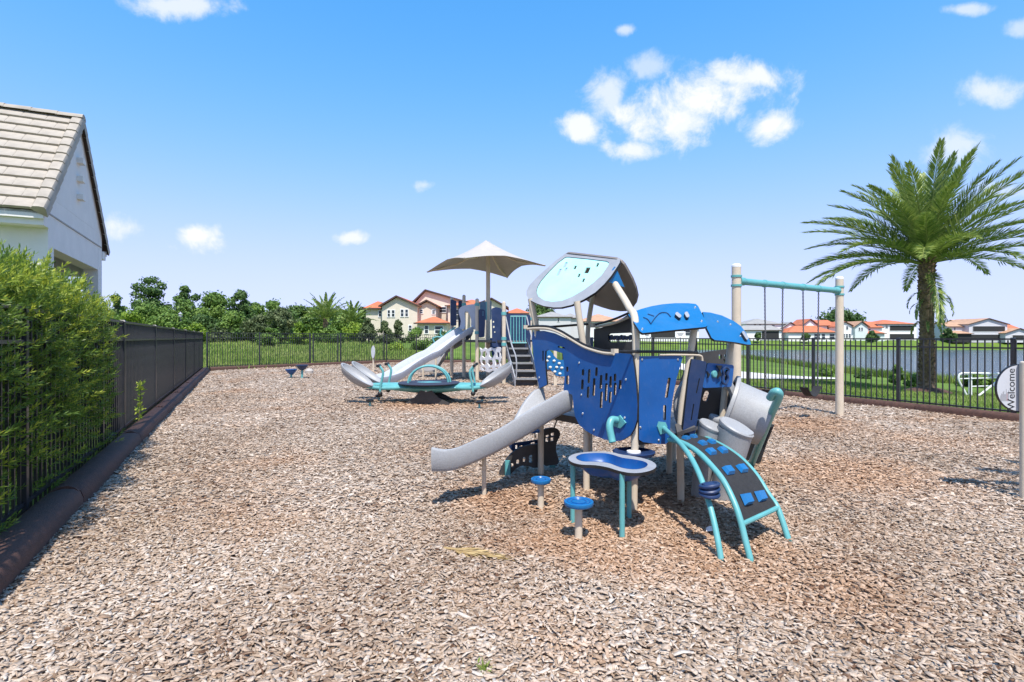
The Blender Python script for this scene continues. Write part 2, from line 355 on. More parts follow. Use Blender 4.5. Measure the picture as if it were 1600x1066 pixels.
def grass_ground():
    m = bpy.data.materials.new('grass_ground'); m.use_nodes = True; nt = m.node_tree; b = nt.nodes['Principled BSDF']
    t = N(nt, 'ShaderNodeTexCoord'); a = N(nt, 'ShaderNodeTexNoise', i_Scale=.22, i_Detail=5.0, i_Roughness=.65); c = N(nt, 'ShaderNodeTexNoise', i_Scale=7.0, i_Detail=6.0, i_Roughness=.7)
    nt.links.new(t.outputs['Object'], a.inputs['Vector']); nt.links.new(t.outputs['Object'], c.inputs['Vector'])
    f = mathn(nt, 'ADD', mathn(nt, 'MULTIPLY', a.outputs[0], .6), mathn(nt, 'MULTIPLY', c.outputs[0], .4))
    rp = N(nt, 'ShaderNodeValToRGB'); e = rp.color_ramp.elements; e[0].position = .34; e[0].color = (.075, .12, .022, 1); e[1].position = .66; e[1].color = (.19, .26, .055, 1)
    x = e.new(.5); x.color = (.115, .185, .03, 1)
    nt.links.new(f, rp.inputs[0]); nt.links.new(rp.outputs[0], b.inputs['Base Color']); b.inputs['Roughness'].default_value = .9; b.inputs['Specular IOR Level'].default_value = .1
    bn = N(nt, 'ShaderNodeBump', i_Strength=.7, i_Distance=.05); nt.links.new(c.outputs[0], bn.inputs['Height']); nt.links.new(bn.outputs[0], b.inputs['Normal']); return m
GRASSG = grass_ground()
terrain = rawmesh('ground', np.stack([XX, YY, ZZ], -1).reshape(-1, 3), len(q), 4, np.zeros(len(q)), GRASSG, None, q)
terrain['kind'] = 'structure'; terrain.data.shade_smooth()

# lake
def water_mat():
    m = bpy.data.materials.new('lake_water'); m.use_nodes = True; nt = m.node_tree; b = nt.nodes['Principled BSDF']
    b.inputs['Base Color'].default_value = (.085, .105, .125, 1); b.inputs['Roughness'].default_value = .16
    t = N(nt, 'ShaderNodeTexCoord'); mp = N(nt, 'ShaderNodeMapping'); mp.inputs['Scale'].default_value = (.9, 2.2, 1); nt.links.new(t.outputs['Object'], mp.inputs[0])
    a = N(nt, 'ShaderNodeTexNoise', i_Scale=1.1, i_Detail=6.0, i_Roughness=.65); nt.links.new(mp.outputs[0], a.inputs['Vector'])
    bn = N(nt, 'ShaderNodeBump', i_Strength=1.0, i_Distance=.6); nt.links.new(a.outputs[0], bn.inputs['Height']); nt.links.new(bn.outputs[0], b.inputs['Normal']); return m
lk = MB(); lk.add([(25,-60,WATER_Z),(400,-60,WATER_Z),(400,175,WATER_Z),(25,175,WATER_Z)], [(0,1,2,3)]); lko = lk.obj('water', water_mat(), smooth=0); lko['kind'] = 'structure'

# mulch area: outline in plan
def fl(c, Y): return (-c-.5*Y, Y)
def fr(c, Y): return (c-.5*Y, Y)
ENC = [fl(1.62, 0.2), fl(1.62, 24.6), (-7.9, 33.3), (-2.5, 33.3), fr(14.25, 3.0), (12.5, -1.5), (3, -3), (-1.7, -2)]
ENCA = np.array(ENC)
def inside(X, Y, P=ENCA):
    ins = np.zeros(X.shape, bool)
    for i in range(len(P)):
        a, b = P[i], P[(i+1) % len(P)]; ins ^= ((a[1] > Y) != (b[1] > Y)) & (X < (b[0]-a[0])*(Y-a[1])/(b[1]-a[1]+1e-12)+a[0])
    return ins
CHIPC = [(.13,.072,.045),(.27,.185,.125),(.38,.285,.205),(.46,.36,.275),(.54,.45,.365),(.62,.545,.465)]
FRESH = (1.0, .66, .40)
def mulch_fresh(nt, t):
    """1 where the weathered top layer is scuffed away: big noise plus worn spots under swings and steps"""
    a = N(nt, 'ShaderNodeTexNoise', i_Scale=.55, i_Detail=4.0, i_Roughness=.6); nt.links.new(t.outputs['Object'], a.inputs['Vector'])
    mr = N(nt, 'ShaderNodeMapRange', clamp=True); nt.links.new(a.outputs[0], mr.inputs[0]); mr.inputs[1].default_value = .52; mr.inputs[2].default_value = .95
    out = mr.outputs[0]
    for (x, y, rad) in ((.55,4.1,.9),(1.5,3.9,1.0),(.1,5.0,.9),(1.0,5.0,1.0),(4.9,9.2,1.6),(6.0,8.0,1.2),(-1.9,12.2,1.8),(3.4,6.0,1.5)):
        d = N(nt, 'ShaderNodeVectorMath', operation='DISTANCE'); nt.links.new(t.outputs['Object'], d.inputs[0]); d.inputs[1].default_value = (x, y, 0)
        r = N(nt, 'ShaderNodeMapRange', clamp=True); nt.links.new(mathn(nt, 'ADD', d.outputs['Value'], mathn(nt, 'MULTIPLY', mathn(nt, 'SUBTRACT', a.outputs[0], .5), 3.0)), r.inputs[0])
        r.inputs[1].default_value = rad; r.inputs[2].default_value = rad*.25; r.inputs[4].default_value = .5
        out = mathn(nt, 'MAXIMUM', out, r.outputs[0])
    return out
def chip_material(name, attr):
    m = bpy.data.materials.new(name); m.use_nodes = True; nt = m.node_tree; b = nt.nodes['Principled BSDF']; t = N(nt, 'ShaderNodeTexCoord')
    if attr: src = N(nt, 'ShaderNodeAttribute', attribute_name='tint').outputs['Fac']
    else:
        mp = N(nt, 'ShaderNodeMapping'); mp.inputs['Scale'].default_value = (22, 30, 1); nt.links.new(t.outputs['Object'], mp.inputs[0])
        dn = N(nt, 'ShaderNodeTexNoise', i_Scale=1.0, i_Detail=2.0); nt.links.new(mp.outputs[0], dn.inputs['Vector'])
        ad = N(nt, 'ShaderNodeVectorMath', operation='ADD'); nt.links.new(mp.outputs[0], ad.inputs[0]); nt.links.new(dn.outputs['Color'], ad.inputs[1])
        vo = N(nt, 'ShaderNodeTexVoronoi', i_Scale=1.0); nt.links.new(ad.outputs[0], vo.inputs['Vector'])
        sp = N(nt, 'ShaderNodeSeparateColor'); nt.links.new(vo.outputs['Color'], sp.inputs[0]); src = sp.outputs[0]
        bn = N(nt, 'ShaderNodeBump', i_Strength=.9, i_Distance=.03); nt.links.new(mathn(nt, 'ADD', src, vo.outputs['Distance']), bn.inputs['Height']); nt.links.new(bn.outputs[0], b.inputs['Normal'])
    rp = N(nt, 'ShaderNodeValToRGB'); el = rp.color_ramp.elements
    ps = [0, .16, .36, .58, .82, 1]
    for i in range(1, 5): el.new(ps[i])
    for e, c in zip(sorted(el, key=lambda e: e.position), CHIPC): e.color = (*c, 1)
    nt.links.new(src, rp.inputs[0])
    gr = N(nt, 'ShaderNodeTexNoise', i_Scale=130.0, i_Detail=2.0); nt.links.new(t.outputs['Object'], gr.inputs['Vector'])
    g2 = N(nt, 'ShaderNodeMix', data_type='RGBA', blend_type='MULTIPLY', n0=.55); nt.links.new(rp.outputs[0], g2.inputs[6])
    gc = N(nt, 'ShaderNodeValToRGB'); gc.color_ramp.elements[0].color = (.55, .5, .46, 1); gc.color_ramp.elements[1].color = (1.25, 1.22, 1.2, 1); gc.color_ramp.elements[0].position = .3; gc.color_ramp.elements[1].position = .7
    nt.links.new(gr.outputs[0], gc.inputs[0]); nt.links.new(gc.outputs[0], g2.inputs[7])
    fm = N(nt, 'ShaderNodeMix', data_type='RGBA', blend_type='MULTIPLY'); nt.links.new(mulch_fresh(nt, t), fm.inputs[0]); nt.links.new(g2.outputs[2], fm.inputs[6]); fm.inputs[7].default_value = (*FRESH, 1)
    nt.links.new(fm.outputs[2], b.inputs['Base Color']); b.inputs['Roughness'].default_value = .85; b.inputs['Specular IOR Level'].default_value = .15
    return m
# gently uneven sheet under the chips
ms = MB()
def mulch_h(X, Y): return .009*np.sin(X*1.7+.6*Y)+.008*np.sin(Y*2.3-.8*X+1)+.005*np.sin(3.1*X+2.2*Y)
bm = bmesh.new(); vv = [bm.verts.new((x, y, 0)) for x, y in ENC]; bm.faces.new(vv)
for k in range(-32, 34):
    for ax in ((1,0,0),(0,1,0)):
        bmesh.ops.bisect_plane(bm, geom=bm.verts[:]+bm.edges[:]+bm.faces[:], plane_co=(k*.6, k*.6, 0), plane_no=ax)
for k in range(34, 60): bmesh.ops.bisect_plane(bm, geom=bm.verts[:]+bm.edges[:]+bm.faces[:], plane_co=(0, k*.6, 0), plane_no=(0,1,0))
for v_ in bm.verts: v_.co.z = float(mulch_h(v_.co.x, v_.co.y))
me = bpy.data.meshes.new('mulch_bed'); bm.to_mesh(me); bm.free(); me.materials.append(chip_material('mulch_sheet', False)); me.shade_smooth()
mo = link_mesh('mulch_bed', me); mo['kind'] = 'structure'
# loose wood chips as geometry
def chips():
    zones = [(1.3, 4.6, 2750, .92, True), (4.6, 9, 1550, 1.02, False), (9, 15, 480, 1.4, False), (15, 33, 150, 1.9, False)]
    Vs, Fs, Ts = [], [], []; off = 0
    for (y0, y1, dens, sc, thick) in zones:
        wmax = 1.02*y1+1.2; n = int((y1-y0)*2*wmax*dens); X = RNG.uniform(-wmax, wmax, n); Y = RNG.uniform(y0, y1, n)
        k = (np.abs(X) < 1.0*Y+.9) & inside(X, Y); X = X[k]; Y = Y[k]; n = len(X)
        L = RNG.gamma(4.0, .0094, n)*sc; L = np.clip(L, .014, .11*sc); W = np.clip(RNG.gamma(5, .0032, n)*sc, .005, .032*sc); th = RNG.uniform(.0015, .006, n)
        az = RNG.uniform(0, 2*np.pi, n); tl = RNG.normal(0, .17, n); rl = RNG.normal(0, .26, n)
        t = np.stack([np.cos(az)*np.cos(tl), np.sin(az)*np.cos(tl), np.sin(tl)], 1); s0 = np.stack([-np.sin(az), np.cos(az), 0*az], 1); nr = np.cross(t, s0)
        s = s0*np.cos(rl)[:, None]+nr*np.sin(rl)[:, None]; nr = np.cross(t, s)
        c = np.stack([X, Y, mulch_h(X, Y)+RNG.uniform(.002, .022, n)], 1)
        tint = np.clip(RNG.beta(2.2, 1.9, n)+.10*np.sin(X*2.1+1.3*np.sin(Y))*1.0, 0, 1)
        a = t*L[:, None]*.5; w = s*W[:, None]*.5; bnd = nr*(L*RNG.normal(.0, .08, n))[:, None]; w0 = w*RNG.uniform(.35, 1, n)[:, None]; w2 = w*RNG.uniform(.3, .9, n)[:, None]
        if thick:
            d = nr*th[:, None]
            P = np.stack([c-a-w0, c-a+w0, c+bnd+w, c+a+w2, c+a-w2, c+bnd-w], 1); P = np.concatenate([P, P-d[:, None, :]], 1)   # 12 verts
            F_ = np.array([(0,5,2,1),(5,4,3,2),(0,1,7,6),(1,2,8,7),(2,3,9,8),(3,4,10,9),(4,5,11,10),(5,0,6,11)]); nvp = 12
        else:
            P = np.stack([c-a-w0, c-a+w0, c+bnd+w, c+a+w2, c+a-w2, c+bnd-w], 1); F_ = np.array([(0,5,2,1),(5,4,3,2)]); nvp = 6
        Vs.append(P.reshape(-1, 3)); Fs.append((np.arange(n)[:, None, None]*nvp+F_[None]+off).reshape(-1, 4)); Ts.append(np.repeat(tint, len(F_))); off += n*nvp
    V = np.concatenate(Vs); Q = np.concatenate(Fs); T = np.concatenate(Ts)
    o = rawmesh('wood_chips', V, len(Q), 4, T, chip_material('wood_chip', True), None, Q); o['kind'] = 'stuff'
    tag(o, 'weathered brown and grey wood chips covering the whole playground floor', 'wood chips')
chips()

# path beyond the fence, following the slope
def strip_on_ground(name, left, right, m, lift):
    b = MB(); L_ = smoothpath([(*p, 0) for p in left], 6); R_ = smoothpath([(*p, 0) for p in right], 6); k = len(L_); nn_ = 5; vs = []
    for a, c in zip(L_, R_):
        for j in range(nn_+1):
            p = a+(c-a)*j/nn_; vs.append((p[0], p[1], h1(p[0], p[1])+lift))
    fs = [(i*(nn_+1)+j, i*(nn_+1)+j+1, (i+1)*(nn_+1)+j+1, (i+1)*(nn_+1)+j) for i in range(k-1) for j in range(nn_)]
    return b.add(vs, fs).obj(name, m, smooth=60)
pa = [GH(1306, 593.5), GH(1240, 593.5), GH(1157, 593), GH(1105, 588), GH(1060, 578), GH(1010, 566), GH(960, 556)]
pb = [GH(1306, 591.5), GH(1240, 588.5), GH(1157, 581.5), GH(1105, 575), GH(1060, 568), GH(1010, 559.5), GH(960, 552.5)]
po = strip_on_ground('path', [p[:2] for p in pa], [p[:2] for p in pb], CONC, .05); po['kind'] = 'structure'

# grass blades
GRASS = tintmat('grass_blade', [(.06,.12,.018),(.13,.21,.03),(.21,.29,.05),(.32,.35,.11)], .7, .25)
def blades(name, X, Y, hgt, wid, label, tbias=0.0, lean=.35):
    n = len(X); Z = H(X, Y)-.03; C = np.stack([X, Y, Z], 1); T = unit(np.stack([RNG.normal(0, lean, n), RNG.normal(0, lean, n), np.ones(n)], 1)); az = RNG.uniform(0, 2*np.pi, n)
    W = np.stack([np.cos(az), np.sin(az), 0*az], 1); tn = np.clip(RNG.beta(2, 2, n)+tbias+.25*np.sin(X*.5)*np.sin(Y*.4+1), 0, 1)
    o = leafmesh(name, C, T, W, hgt(n), wid, tn, GRASS, tri=True); o['kind'] = 'stuff'; tag(o, label, 'grass'); return o
n = 90000; Y = RNG.uniform(7, 36, n); s_ = RNG.uniform(.15, 17, n)**1.0; X = 14.15-.5*Y+s_*1.118; k = (X < 1.02*Y+3) & (lake_sd(X, Y) > .5)
pp = np.array([p[:2] for p in pa]+[p[:2] for p in pb[::-1]]); k &= ~inside(X, Y, pp); dpal = np.hypot(X-12.2, Y-16); k &= dpal > .9
blades('lawn_grass', X[k], Y[k], lambda m: RNG.uniform(.04, .11, m), .022, 'short mown green lawn grass between the right hand fence and the lake', .12)
n = 14000; i_ = RNG.integers(0, 7, n); A_ = LAKE[i_]; B_ = LAKE[i_+1]; t_ = RNG.uniform(0, 1, n)[:, None]; P_ = A_+(B_-A_)*t_; X = P_[:, 0]-RNG.uniform(.0, 2.6, n); Y = P_[:, 1]+RNG.normal(0, .3, n)
blades('shore_reeds', X, Y, lambda m: RNG.uniform(.25, .9, m), .07, 'tall green reeds along the near shore of the lake', -.05, .25)
n = 60000; Y = 26+RNG.gamma(1.6, 9, n); X = RNG.uniform(-.74, .12, n)*Y; k = ~inside(X, Y, ENCA) & (Y < 75) & (X+.5*Y < 14); 
blades('field_grass', X[k], Y[k], lambda m: RNG.uniform(.10, .36, m), .08, 'tall unmown grass and weeds in the field behind the back fence', .2, .45)

# ================================================================ fences
def pick_mesh(h, z0, w=.019): return MB().box((0,0,(z0+h)/2), (w, w, h-z0)).mesh('picket', FENCE, smooth=0)
def fence_run(name, label, A, B, h, posts, spacing, mid, low, post_w=.06, y_of=None, cap=.05):
    A = np.array(A, float); B = np.array(B, float); t = B-A; Ln = np.linalg.norm(t); t /= Ln; ang = math.atan2(t[1], t[0])
    th = thing(name, label, 'fence', (A[0], A[1], -.03))
    pm = pick_mesh(h-.004, .07); base = base_of(th)
    postm = MB().box((0,0,(h+cap)/2), (post_w, post_w, h+cap)).box((0,0,h+cap+.012), (post_w+.014, post_w+.014, .024), taper=.7).mesh('post', FENCE, smooth=0)
    for s in posts:
        o = link_mesh('post', postm, th, (t[0]*s, t[1]*s, 0)); o.rotation_euler.z = ang
    k = int(Ln/spacing)
    for i in range(k+1):
        s = i*spacing+.03
        if s > Ln or any(abs(s-q_) < post_w*.62 for q_ in posts): continue
        o = link_mesh('picket', pm, th, (t[0]*s, t[1]*s, .03)); o.rotation_euler.z = ang
    pts = sorted(set([0]+list(posts)+[Ln]))
    for a, b in zip(pts[:-1], pts[1:]):
        if b-a < .12: continue
        a2 = a+post_w*.5-.004 if a in posts else a; b2 = b-post_w*.5+.004 if b in posts else b
        for zz in (h+.016, mid, low):
            p0 = (A[0]+t[0]*a2, A[1]+t[1]*a2, zz); p1 = (A[0]+t[0]*b2, A[1]+t[1]*b2, zz)
            MB().bar(p0, p1, .034, .030).obj('rail', FENCE, th, smooth=0)
    return th
def left_s(px, c): r = (CX-px)/F; return c/(r-.5)
CL = 1.74
LA = np.array(fl(CL, 1.4)); LB = np.array(fl(CL, 25.2))
pys = [left_s(p, CL) for p in (36, 157.8, 191.6, 241.3, 270.4, 289.5, 302.8, 310.5)]
fence_run('metal_fence', 'tall black metal picket fence along the left side beside the hedge', LA, LB, 1.72, [(y-1.4)*1.118 for y in pys if y < 25.1]+[(25.2-1.4)*1.118-.04], .128, 1.47, .17)
CR = 14.2
RA = np.array(fr(CR, 32.6)); RB = np.array(fr(CR, 4.2)); RL = np.linalg.norm(RB-RA)
def right_s(px): r = (px-CX)/F; Y = CR/(r+.5); return (32.6-Y)*1.118
rp_ = [right_s(1583)+1.945*k for k in range(-11, 3)]
fence_run('metal_fence', 'black metal picket fence along the right side in front of the lake', RA, RB, 1.46, [.04]+[s for s in rp_ if .5 < s < RL], .116, 1.31, .15)
C0 = np.array((LB[0]+.1, LB[1]+.12)); C1 = np.array((-7.8, 33.3)); ct = (C1-C0)/np.linalg.norm(C1-C0); CLn = np.linalg.norm(C1-C0)
def back_s(px):
    r = (px-CX)/F; return (r*C0[1]-C0[0])/(ct[0]-r*ct[1])
s1, s2 = back_s(486), back_s(531)
def sub(s): return C0+ct*s
fence_run('metal_fence', 'black metal picket fence across the back left in front of the green field', C0, sub(s1), 1.72, [.05, back_s(405.7), s1-.05], .118, 1.5, .17)
fence_run('metal_gate', 'black picket gate between double posts in the back fence', sub(s1+.1), sub(s2-.1), 1.70, [.03, s2-s1-.23], .118, 1.48, .2)
bpy.data.objects['metal_gate']['category'] = 'gate'
fence_run('metal_fence', 'black metal picket fence right of the gate behind the round sign', sub(s2), C1, 1.72, [.05, back_s(600)-s2], .118, 1.5, .17)
C2 = np.array(fr(CR, 33.35)); 
fence_run('metal_fence', 'black metal picket fence at the far end behind the shaded play tower', C1+np.array((.05,.05)), C2, 1.66, [.06, 1.9, 3.8, np.linalg.norm(C2-C1)-.12], .118, 1.5, .17)
# plastic border logs
def border(name, label, A, B, seg, w=.28, h=.17):
    A = np.array(A, float); B = np.array(B, float); t = B-A; Ln = np.linalg.norm(t); t /= Ln; s_ = np.array((t[1], -t[0]))
    th = thing(name, label, 'border', (A[0], A[1], -.03)); k = max(1, round(Ln/seg)); seg = Ln/k
    prof = [(-w/2, -.04), (-w/2, h*.45), (-w*.42, h*.8), (-w*.24, h*.97), (0, h), (w*.24, h*.97), (w*.42, h*.8), (w/2, h*.45), (w/2, -.04)]
    for i in range(k):
        b = MB(); vs = []; n = len(prof)
        for (d, sc) in ((i*seg+.010, .93), (i*seg+.05, 1), ((i+1)*seg-.05, 1), ((i+1)*seg-.010, .93)):
            for (a, z) in prof:
                j = random.uniform(-.004, .004); vs.append((A[0]+t[0]*d+s_[0]*a*sc, A[1]+t[1]*d+s_[1]*a*sc, z*sc+j))
        fs = [(r*n+j, r*n+j+1, (r+1)*n+j+1, (r+1)*n+j) for r in range(3) for j in range(n-1)]+[tuple(range(n)), tuple(range(4*n-1, 3*n-1, -1))]
        b.add(vs, fs).obj('border_log', CURB, th, smooth=50)
        if i: MB().tube([(A[0]+t[0]*(i*seg+e), A[1]+t[1]*(i*seg+e), h*.42) for e in (-.012, .012)], w*.42, 14).obj('joint', CURB, th)
def offp(A, c): return A
border('plastic_border', 'dark brown recycled plastic log border below the left fence', fl(1.55, 2.0), fl(1.55, 24.6), 3.15)
border('plastic_border', 'dark brown log border along the right fence and the lawn', fr(14.0, 4.2), fr(14.0, 32.4), 1.95, .2, .14)
border('plastic_border', 'dark brown log border along the back fence below the gate', C0+np.array((.25,-.2)), C1+np.array((.1,-.25)), 2.2, .2, .15)
border('plastic_border', 'dark brown log border at the far end behind the shaded play tower', C1+np.array((.2,-.25)), C2+np.array((0,-.25)), 2.2, .2, .15)
# ================================================================ clubhouse
def clubhouse():
    c = 3.23; g = np.array((-.4472, .8944, 0)); e = np.array((-.8944, -.4472, 0)); K0 = np.array((-c-.5*9.15, 9.15, 0)); W = 3.99; LEN = 7.0
    ev, rz, zl = 3.90, 5.90, 3.58; T = .28
    th = thing('clubhouse', 'white stucco clubhouse with grey tile gable roof behind the left fence', 'building', (K0[0], K0[1], 0)); up = np.array((0,0,1.0))
    def P(a, b, z): return K0+g*a+e*b+up*z           # a along the gable, b into the building
    def blk(name, a0, a1, b0, b1, z0, z1, m=STUCCO, par=th):
        pts = [P(a0,b0,z0),P(a1,b0,z0),P(a1,b1,z0),P(a0,b1,z0)]; return MB().prism(pts, (0,0,z1-z0)).obj(name, m, par, 0)
    op0, op1, oz = .32, 3.62, 3.05
    blk('pillar', 0, op0, 0, T, -.1, ev); blk('pillar', op1, W, 0, T, -.1, ev); blk('lintel', op0, op1, .002, T-.002, oz, ev)
    g_ = MB().prism([P(0,0,ev),P(W,0,ev),P(W/2,0,rz-.06)], e*T).obj('gable', STUCCO, th, 0)
    blk('trim', .05, W-.05, -.012, 0, 3.585, 3.61, mat('stucco_shadow_joint', (.35,.33,.31), .9))
    blk('wall', 0, T, T, LEN, -.1, ev)                                   # eave side towards the camera
    blk('pillar', W-T, W, T+1.9, LEN, -.1, ev); blk('lintel', W-T, W, T, T+1.9, oz-.15, ev); blk('wall', T, W-T, LEN-T, LEN, -.1, ev); blk('ceiling', T, W-T, T, LEN-T, ev-.12, ev-.04)
    for z in (5.02, 4.66, 4.30): blk('vent', 1.80, 2.02, -.10, 0, z-.05, z+.05)
    # boxed eaves
    for a0, a1 in ((-.30, 0), (W, W+.30)): blk('eave_box', a0, a1, -.02, LEN, zl-.24, zl-.06)
    for a0, a1 in ((-.36, -.30), (W+.30, W+.36)): blk('fascia', a0, a1, -.03, LEN, zl-.14, zl-.02)
    # roof deck on both slopes
    run = W/2+.36; sl = math.hypot(run, rz-zl)
    for s in (-1, 1):
        a_l = W/2+s*run; MB().prism([P(W/2,-.06,rz),P(a_l,-.06,zl),P(a_l,-.06,zl-.06),P(W/2,-.06,rz-.07)], e*(LEN+.1)).obj('roof_deck', TRIM, th, 0)
        ncr = 11; ex = sl/ncr; d_dn = (P(a_l,0,zl)-P(W/2,0,rz))/sl; nn = np.cross(d_dn, e); nn = nn*np.sign(nn[2]); tw = .36
        tm = []
        for vr in range(4):                                              # a few tile shapes shared by all
            L0 = ex*1.22; w = tw-.003; b = MB(); j = [random.uniform(-.004,.004) for _ in range(8)]
            rows = [(0, .0), (L0*.5, .020), (L0, .046)]; vs = []
            for (q_, hh) in rows:
                for (a_, z_) in ((0, 0), (.03, .006), (w-.03, .006), (w, 0)): vs.append(d_dn*q_+e*a_+nn*(hh+z_+random.uniform(0,.004)))
            k0 = len(vs); vs += [v_-nn*.046 for v_ in vs[8:12]]
            fs = [(r*4+i, r*4+i+1, (r+1)*4+i+1, (r+1)*4+i) for r in range(2) for i in range(3)]+[(8+i, 9+i, k0+1+i, k0+i) for i in range(3)]
            b.add(vs, fs); tm.append(b.mesh('roof_tile', TILE, smooth=40))
        ncol = int((LEN)/tw) if s < 0 else 3
        for r in range(ncr):
            for cidx in range(ncol):
                q_ = r*ex-.03; p = P(W/2,0,rz)+d_dn*q_+e*(.02+cidx*tw-(.18 if r % 2 else 0)+.09)+nn*.012
                o = link_mesh('roof_tile', random.choice(tm), th, p-base_of(th))
            # rake tile along the gable edge
            p = P(W/2,0,rz)+d_dn*(r*ex+.02); b = MB(); L0 = ex*1.15; vs = []
            prof = [(-.08, -.13), (-.085, .02), (-.06, .065), (0, .075), (.08, .07), (.12, .02)]
            for (q_, lf) in ((0, .0), (L0, .03)):
                for (a_, z_) in prof: vs.append(p+d_dn*q_+e*a_+nn*(z_+lf))
            np_ = len(prof); fs = [(i, i+1, np_+i+1, np_+i) for i in range(np_-1)]; b.add(vs, fs)
            k0 = len(b.v); b.add([v_-nn*0 for v_ in vs[np_:]], [tuple(range(np_))]); b.obj('rake_tile', TILE, th, 40)
    for i in range(int(LEN/.40)):
        a = P(W/2,-.08+i*.40,rz+.03); b = MB(); vs = []
        for (q_, lf) in ((0, .012), (.43, 0)):
            for k in range(7):
                t = math.pi*k/6; vs.append(a+e*q_+g*math.cos(t)*.15+up*(math.sin(t)*.10-.05+lf))
        b.add(vs, [(k, k+1, 7+k+1, 7+k) for k in range(6)]+[tuple(range(7))]).obj('ridge_tile', TILE, th, 50)
clubhouse()

# ================================================================ hedge of shrubs growing through the fence
SHRUB = tintmat('shrub_leaf', [(.045,.09,.02),(.10,.18,.032),(.19,.29,.04),(.36,.45,.05),(.52,.55,.07)], .45, .45, spec=.45)
gv = np.array((-.4472, .8944, 0)); sv2 = np.array((.8944, .4472, 0))
def shrub(label, Yc, hgt, half, poke, n_tw):
    b0 = np.array((-2.08-.5*Yc, Yc, -.03)); th = thing('hedge_shrub', label, 'shrub', b0, 'shrubs of the hedge behind the left fence')
    b = MB()
    for k in range(5):
        a = RNG.uniform(-.5, .5)*half; tp = b0+gv*a+sv2*RNG.uniform(-.15,.2)+np.array((0,0,hgt*RNG.uniform(.6,.85)))
        b.tube(smoothpath([b0+gv*a*.3, (b0+gv*a*.5+tp)/2+gv*RNG.normal(0,.05), tp], 4), np.linspace(.028, .008, 9), 6)
    b.obj('stem', BARK, th)
    # shoots: points in the shrub volume, biased to its shell
    al = RNG.uniform(-1, 1, n_tw)*half; zz = RNG.beta(1.7, 1.0, n_tw)*hgt; dep = RNG.normal(0, .30, n_tw); dep = np.where(RNG.random(n_tw) < .40, np.abs(dep)*.5+.16, dep)
    top = 1-np.clip((zz/hgt-.78)/.22, 0, 1)**2*.35*(1+np.sin(al*5+Yc)); lim = np.where(RNG.random(n_tw) < .45, poke*(1+.35*np.sin(al*6+zz*5)), .16); dep = np.where(dep > lim, lim-RNG.uniform(0,.25,n_tw), dep); dep = np.clip(dep, -.45, 1)
    zz = zz*(1-.10*(np.abs(al)/half)**2)+.05
    C = b0+gv*al[:, None]+sv2*dep[:, None]; C[:, 2] = zz; 
    ax = unit(sv2*(np.clip(dep, -.2, .6)*1.5+.25)[:, None]+gv*(al/half*.5+RNG.normal(0,.45,n_tw))[:, None]+np.array((0,0,1.0))*(RNG.uniform(.1,1.0,n_tw)+.7*(zz/hgt>.85))[:, None])
    nl = 25; Ls = RNG.uniform(.10, .20, n_tw); new = (RNG.random(n_tw) < .16)|((zz/hgt > .86) & (RNG.random(n_tw) < .5))
    t = np.tile(np.linspace(0, 1, nl), n_tw); I = np.repeat(np.arange(n_tw), nl); A = ax[I]
    ref = unit(np.cross(A, np.array((.3,.5,.81)))); ref2 = np.cross(A, ref); ang = RNG.uniform(0, 2*np.pi, len(t)); rad = ref*np.cos(ang)[:, None]+ref2*np.sin(ang)[:, None]
    base = C[I]+A*(t*Ls[I])[:, None]; dirn = unit(A*(.45+.9*t)[:, None]+rad*(1.0-.35*t)[:, None]); wd = unit(np.cross(dirn, rdir(len(t))))
    tint = np.clip(np.where(new[I], .60+.3*t, .36)+RNG.normal(0, .13, len(t)), 0, 1)
    leafmesh('foliage', base, dirn, wd, RNG.uniform(.030, .062, len(t)), .0105, tint, SHRUB, parent=th)
shrub('podocarpus hedge shrub nearest the camera at the left edge', 3.4, 2.02, .60, .36, 1800)
shrub('tall hedge shrub behind the left fence beside the nearest whole post', 4.5, 2.06, .62, .36, 2500)
shrub('hedge shrub with yellow green tips in the middle of the left hedge', 5.6, 2.0, .62, .35, 2500)
shrub('last hedge shrub before the bare stretch of left fence', 6.5, 1.88, .50, .32, 1800)
for (Yc, hh, lb) in ((8.9, .75, 'small yellow green sprig growing through the left fence pickets'),):
    b0 = np.array((-CL-.5*Yc+.06, Yc, -.03)); th = thing('sprig', lb, 'plant', b0); n = 90
    stp = smoothpath([b0, b0+np.array((.02,.03,.35)), b0+np.array((.05,.0,hh))], 5); MB().tube(stp, np.linspace(.008,.003,len(stp)), 6).obj('stem', BARK, th)
    C = np.array(stp)[RNG.integers(1, len(stp), n)]; D = rdir(n)+np.array((0,0,.6)); D = unit(D); leafmesh('foliage', C, D, unit(np.cross(D, rdir(n))), RNG.uniform(.07,.13,n), .035, RNG.uniform(.5,1,n), SHRUB, parent=th)

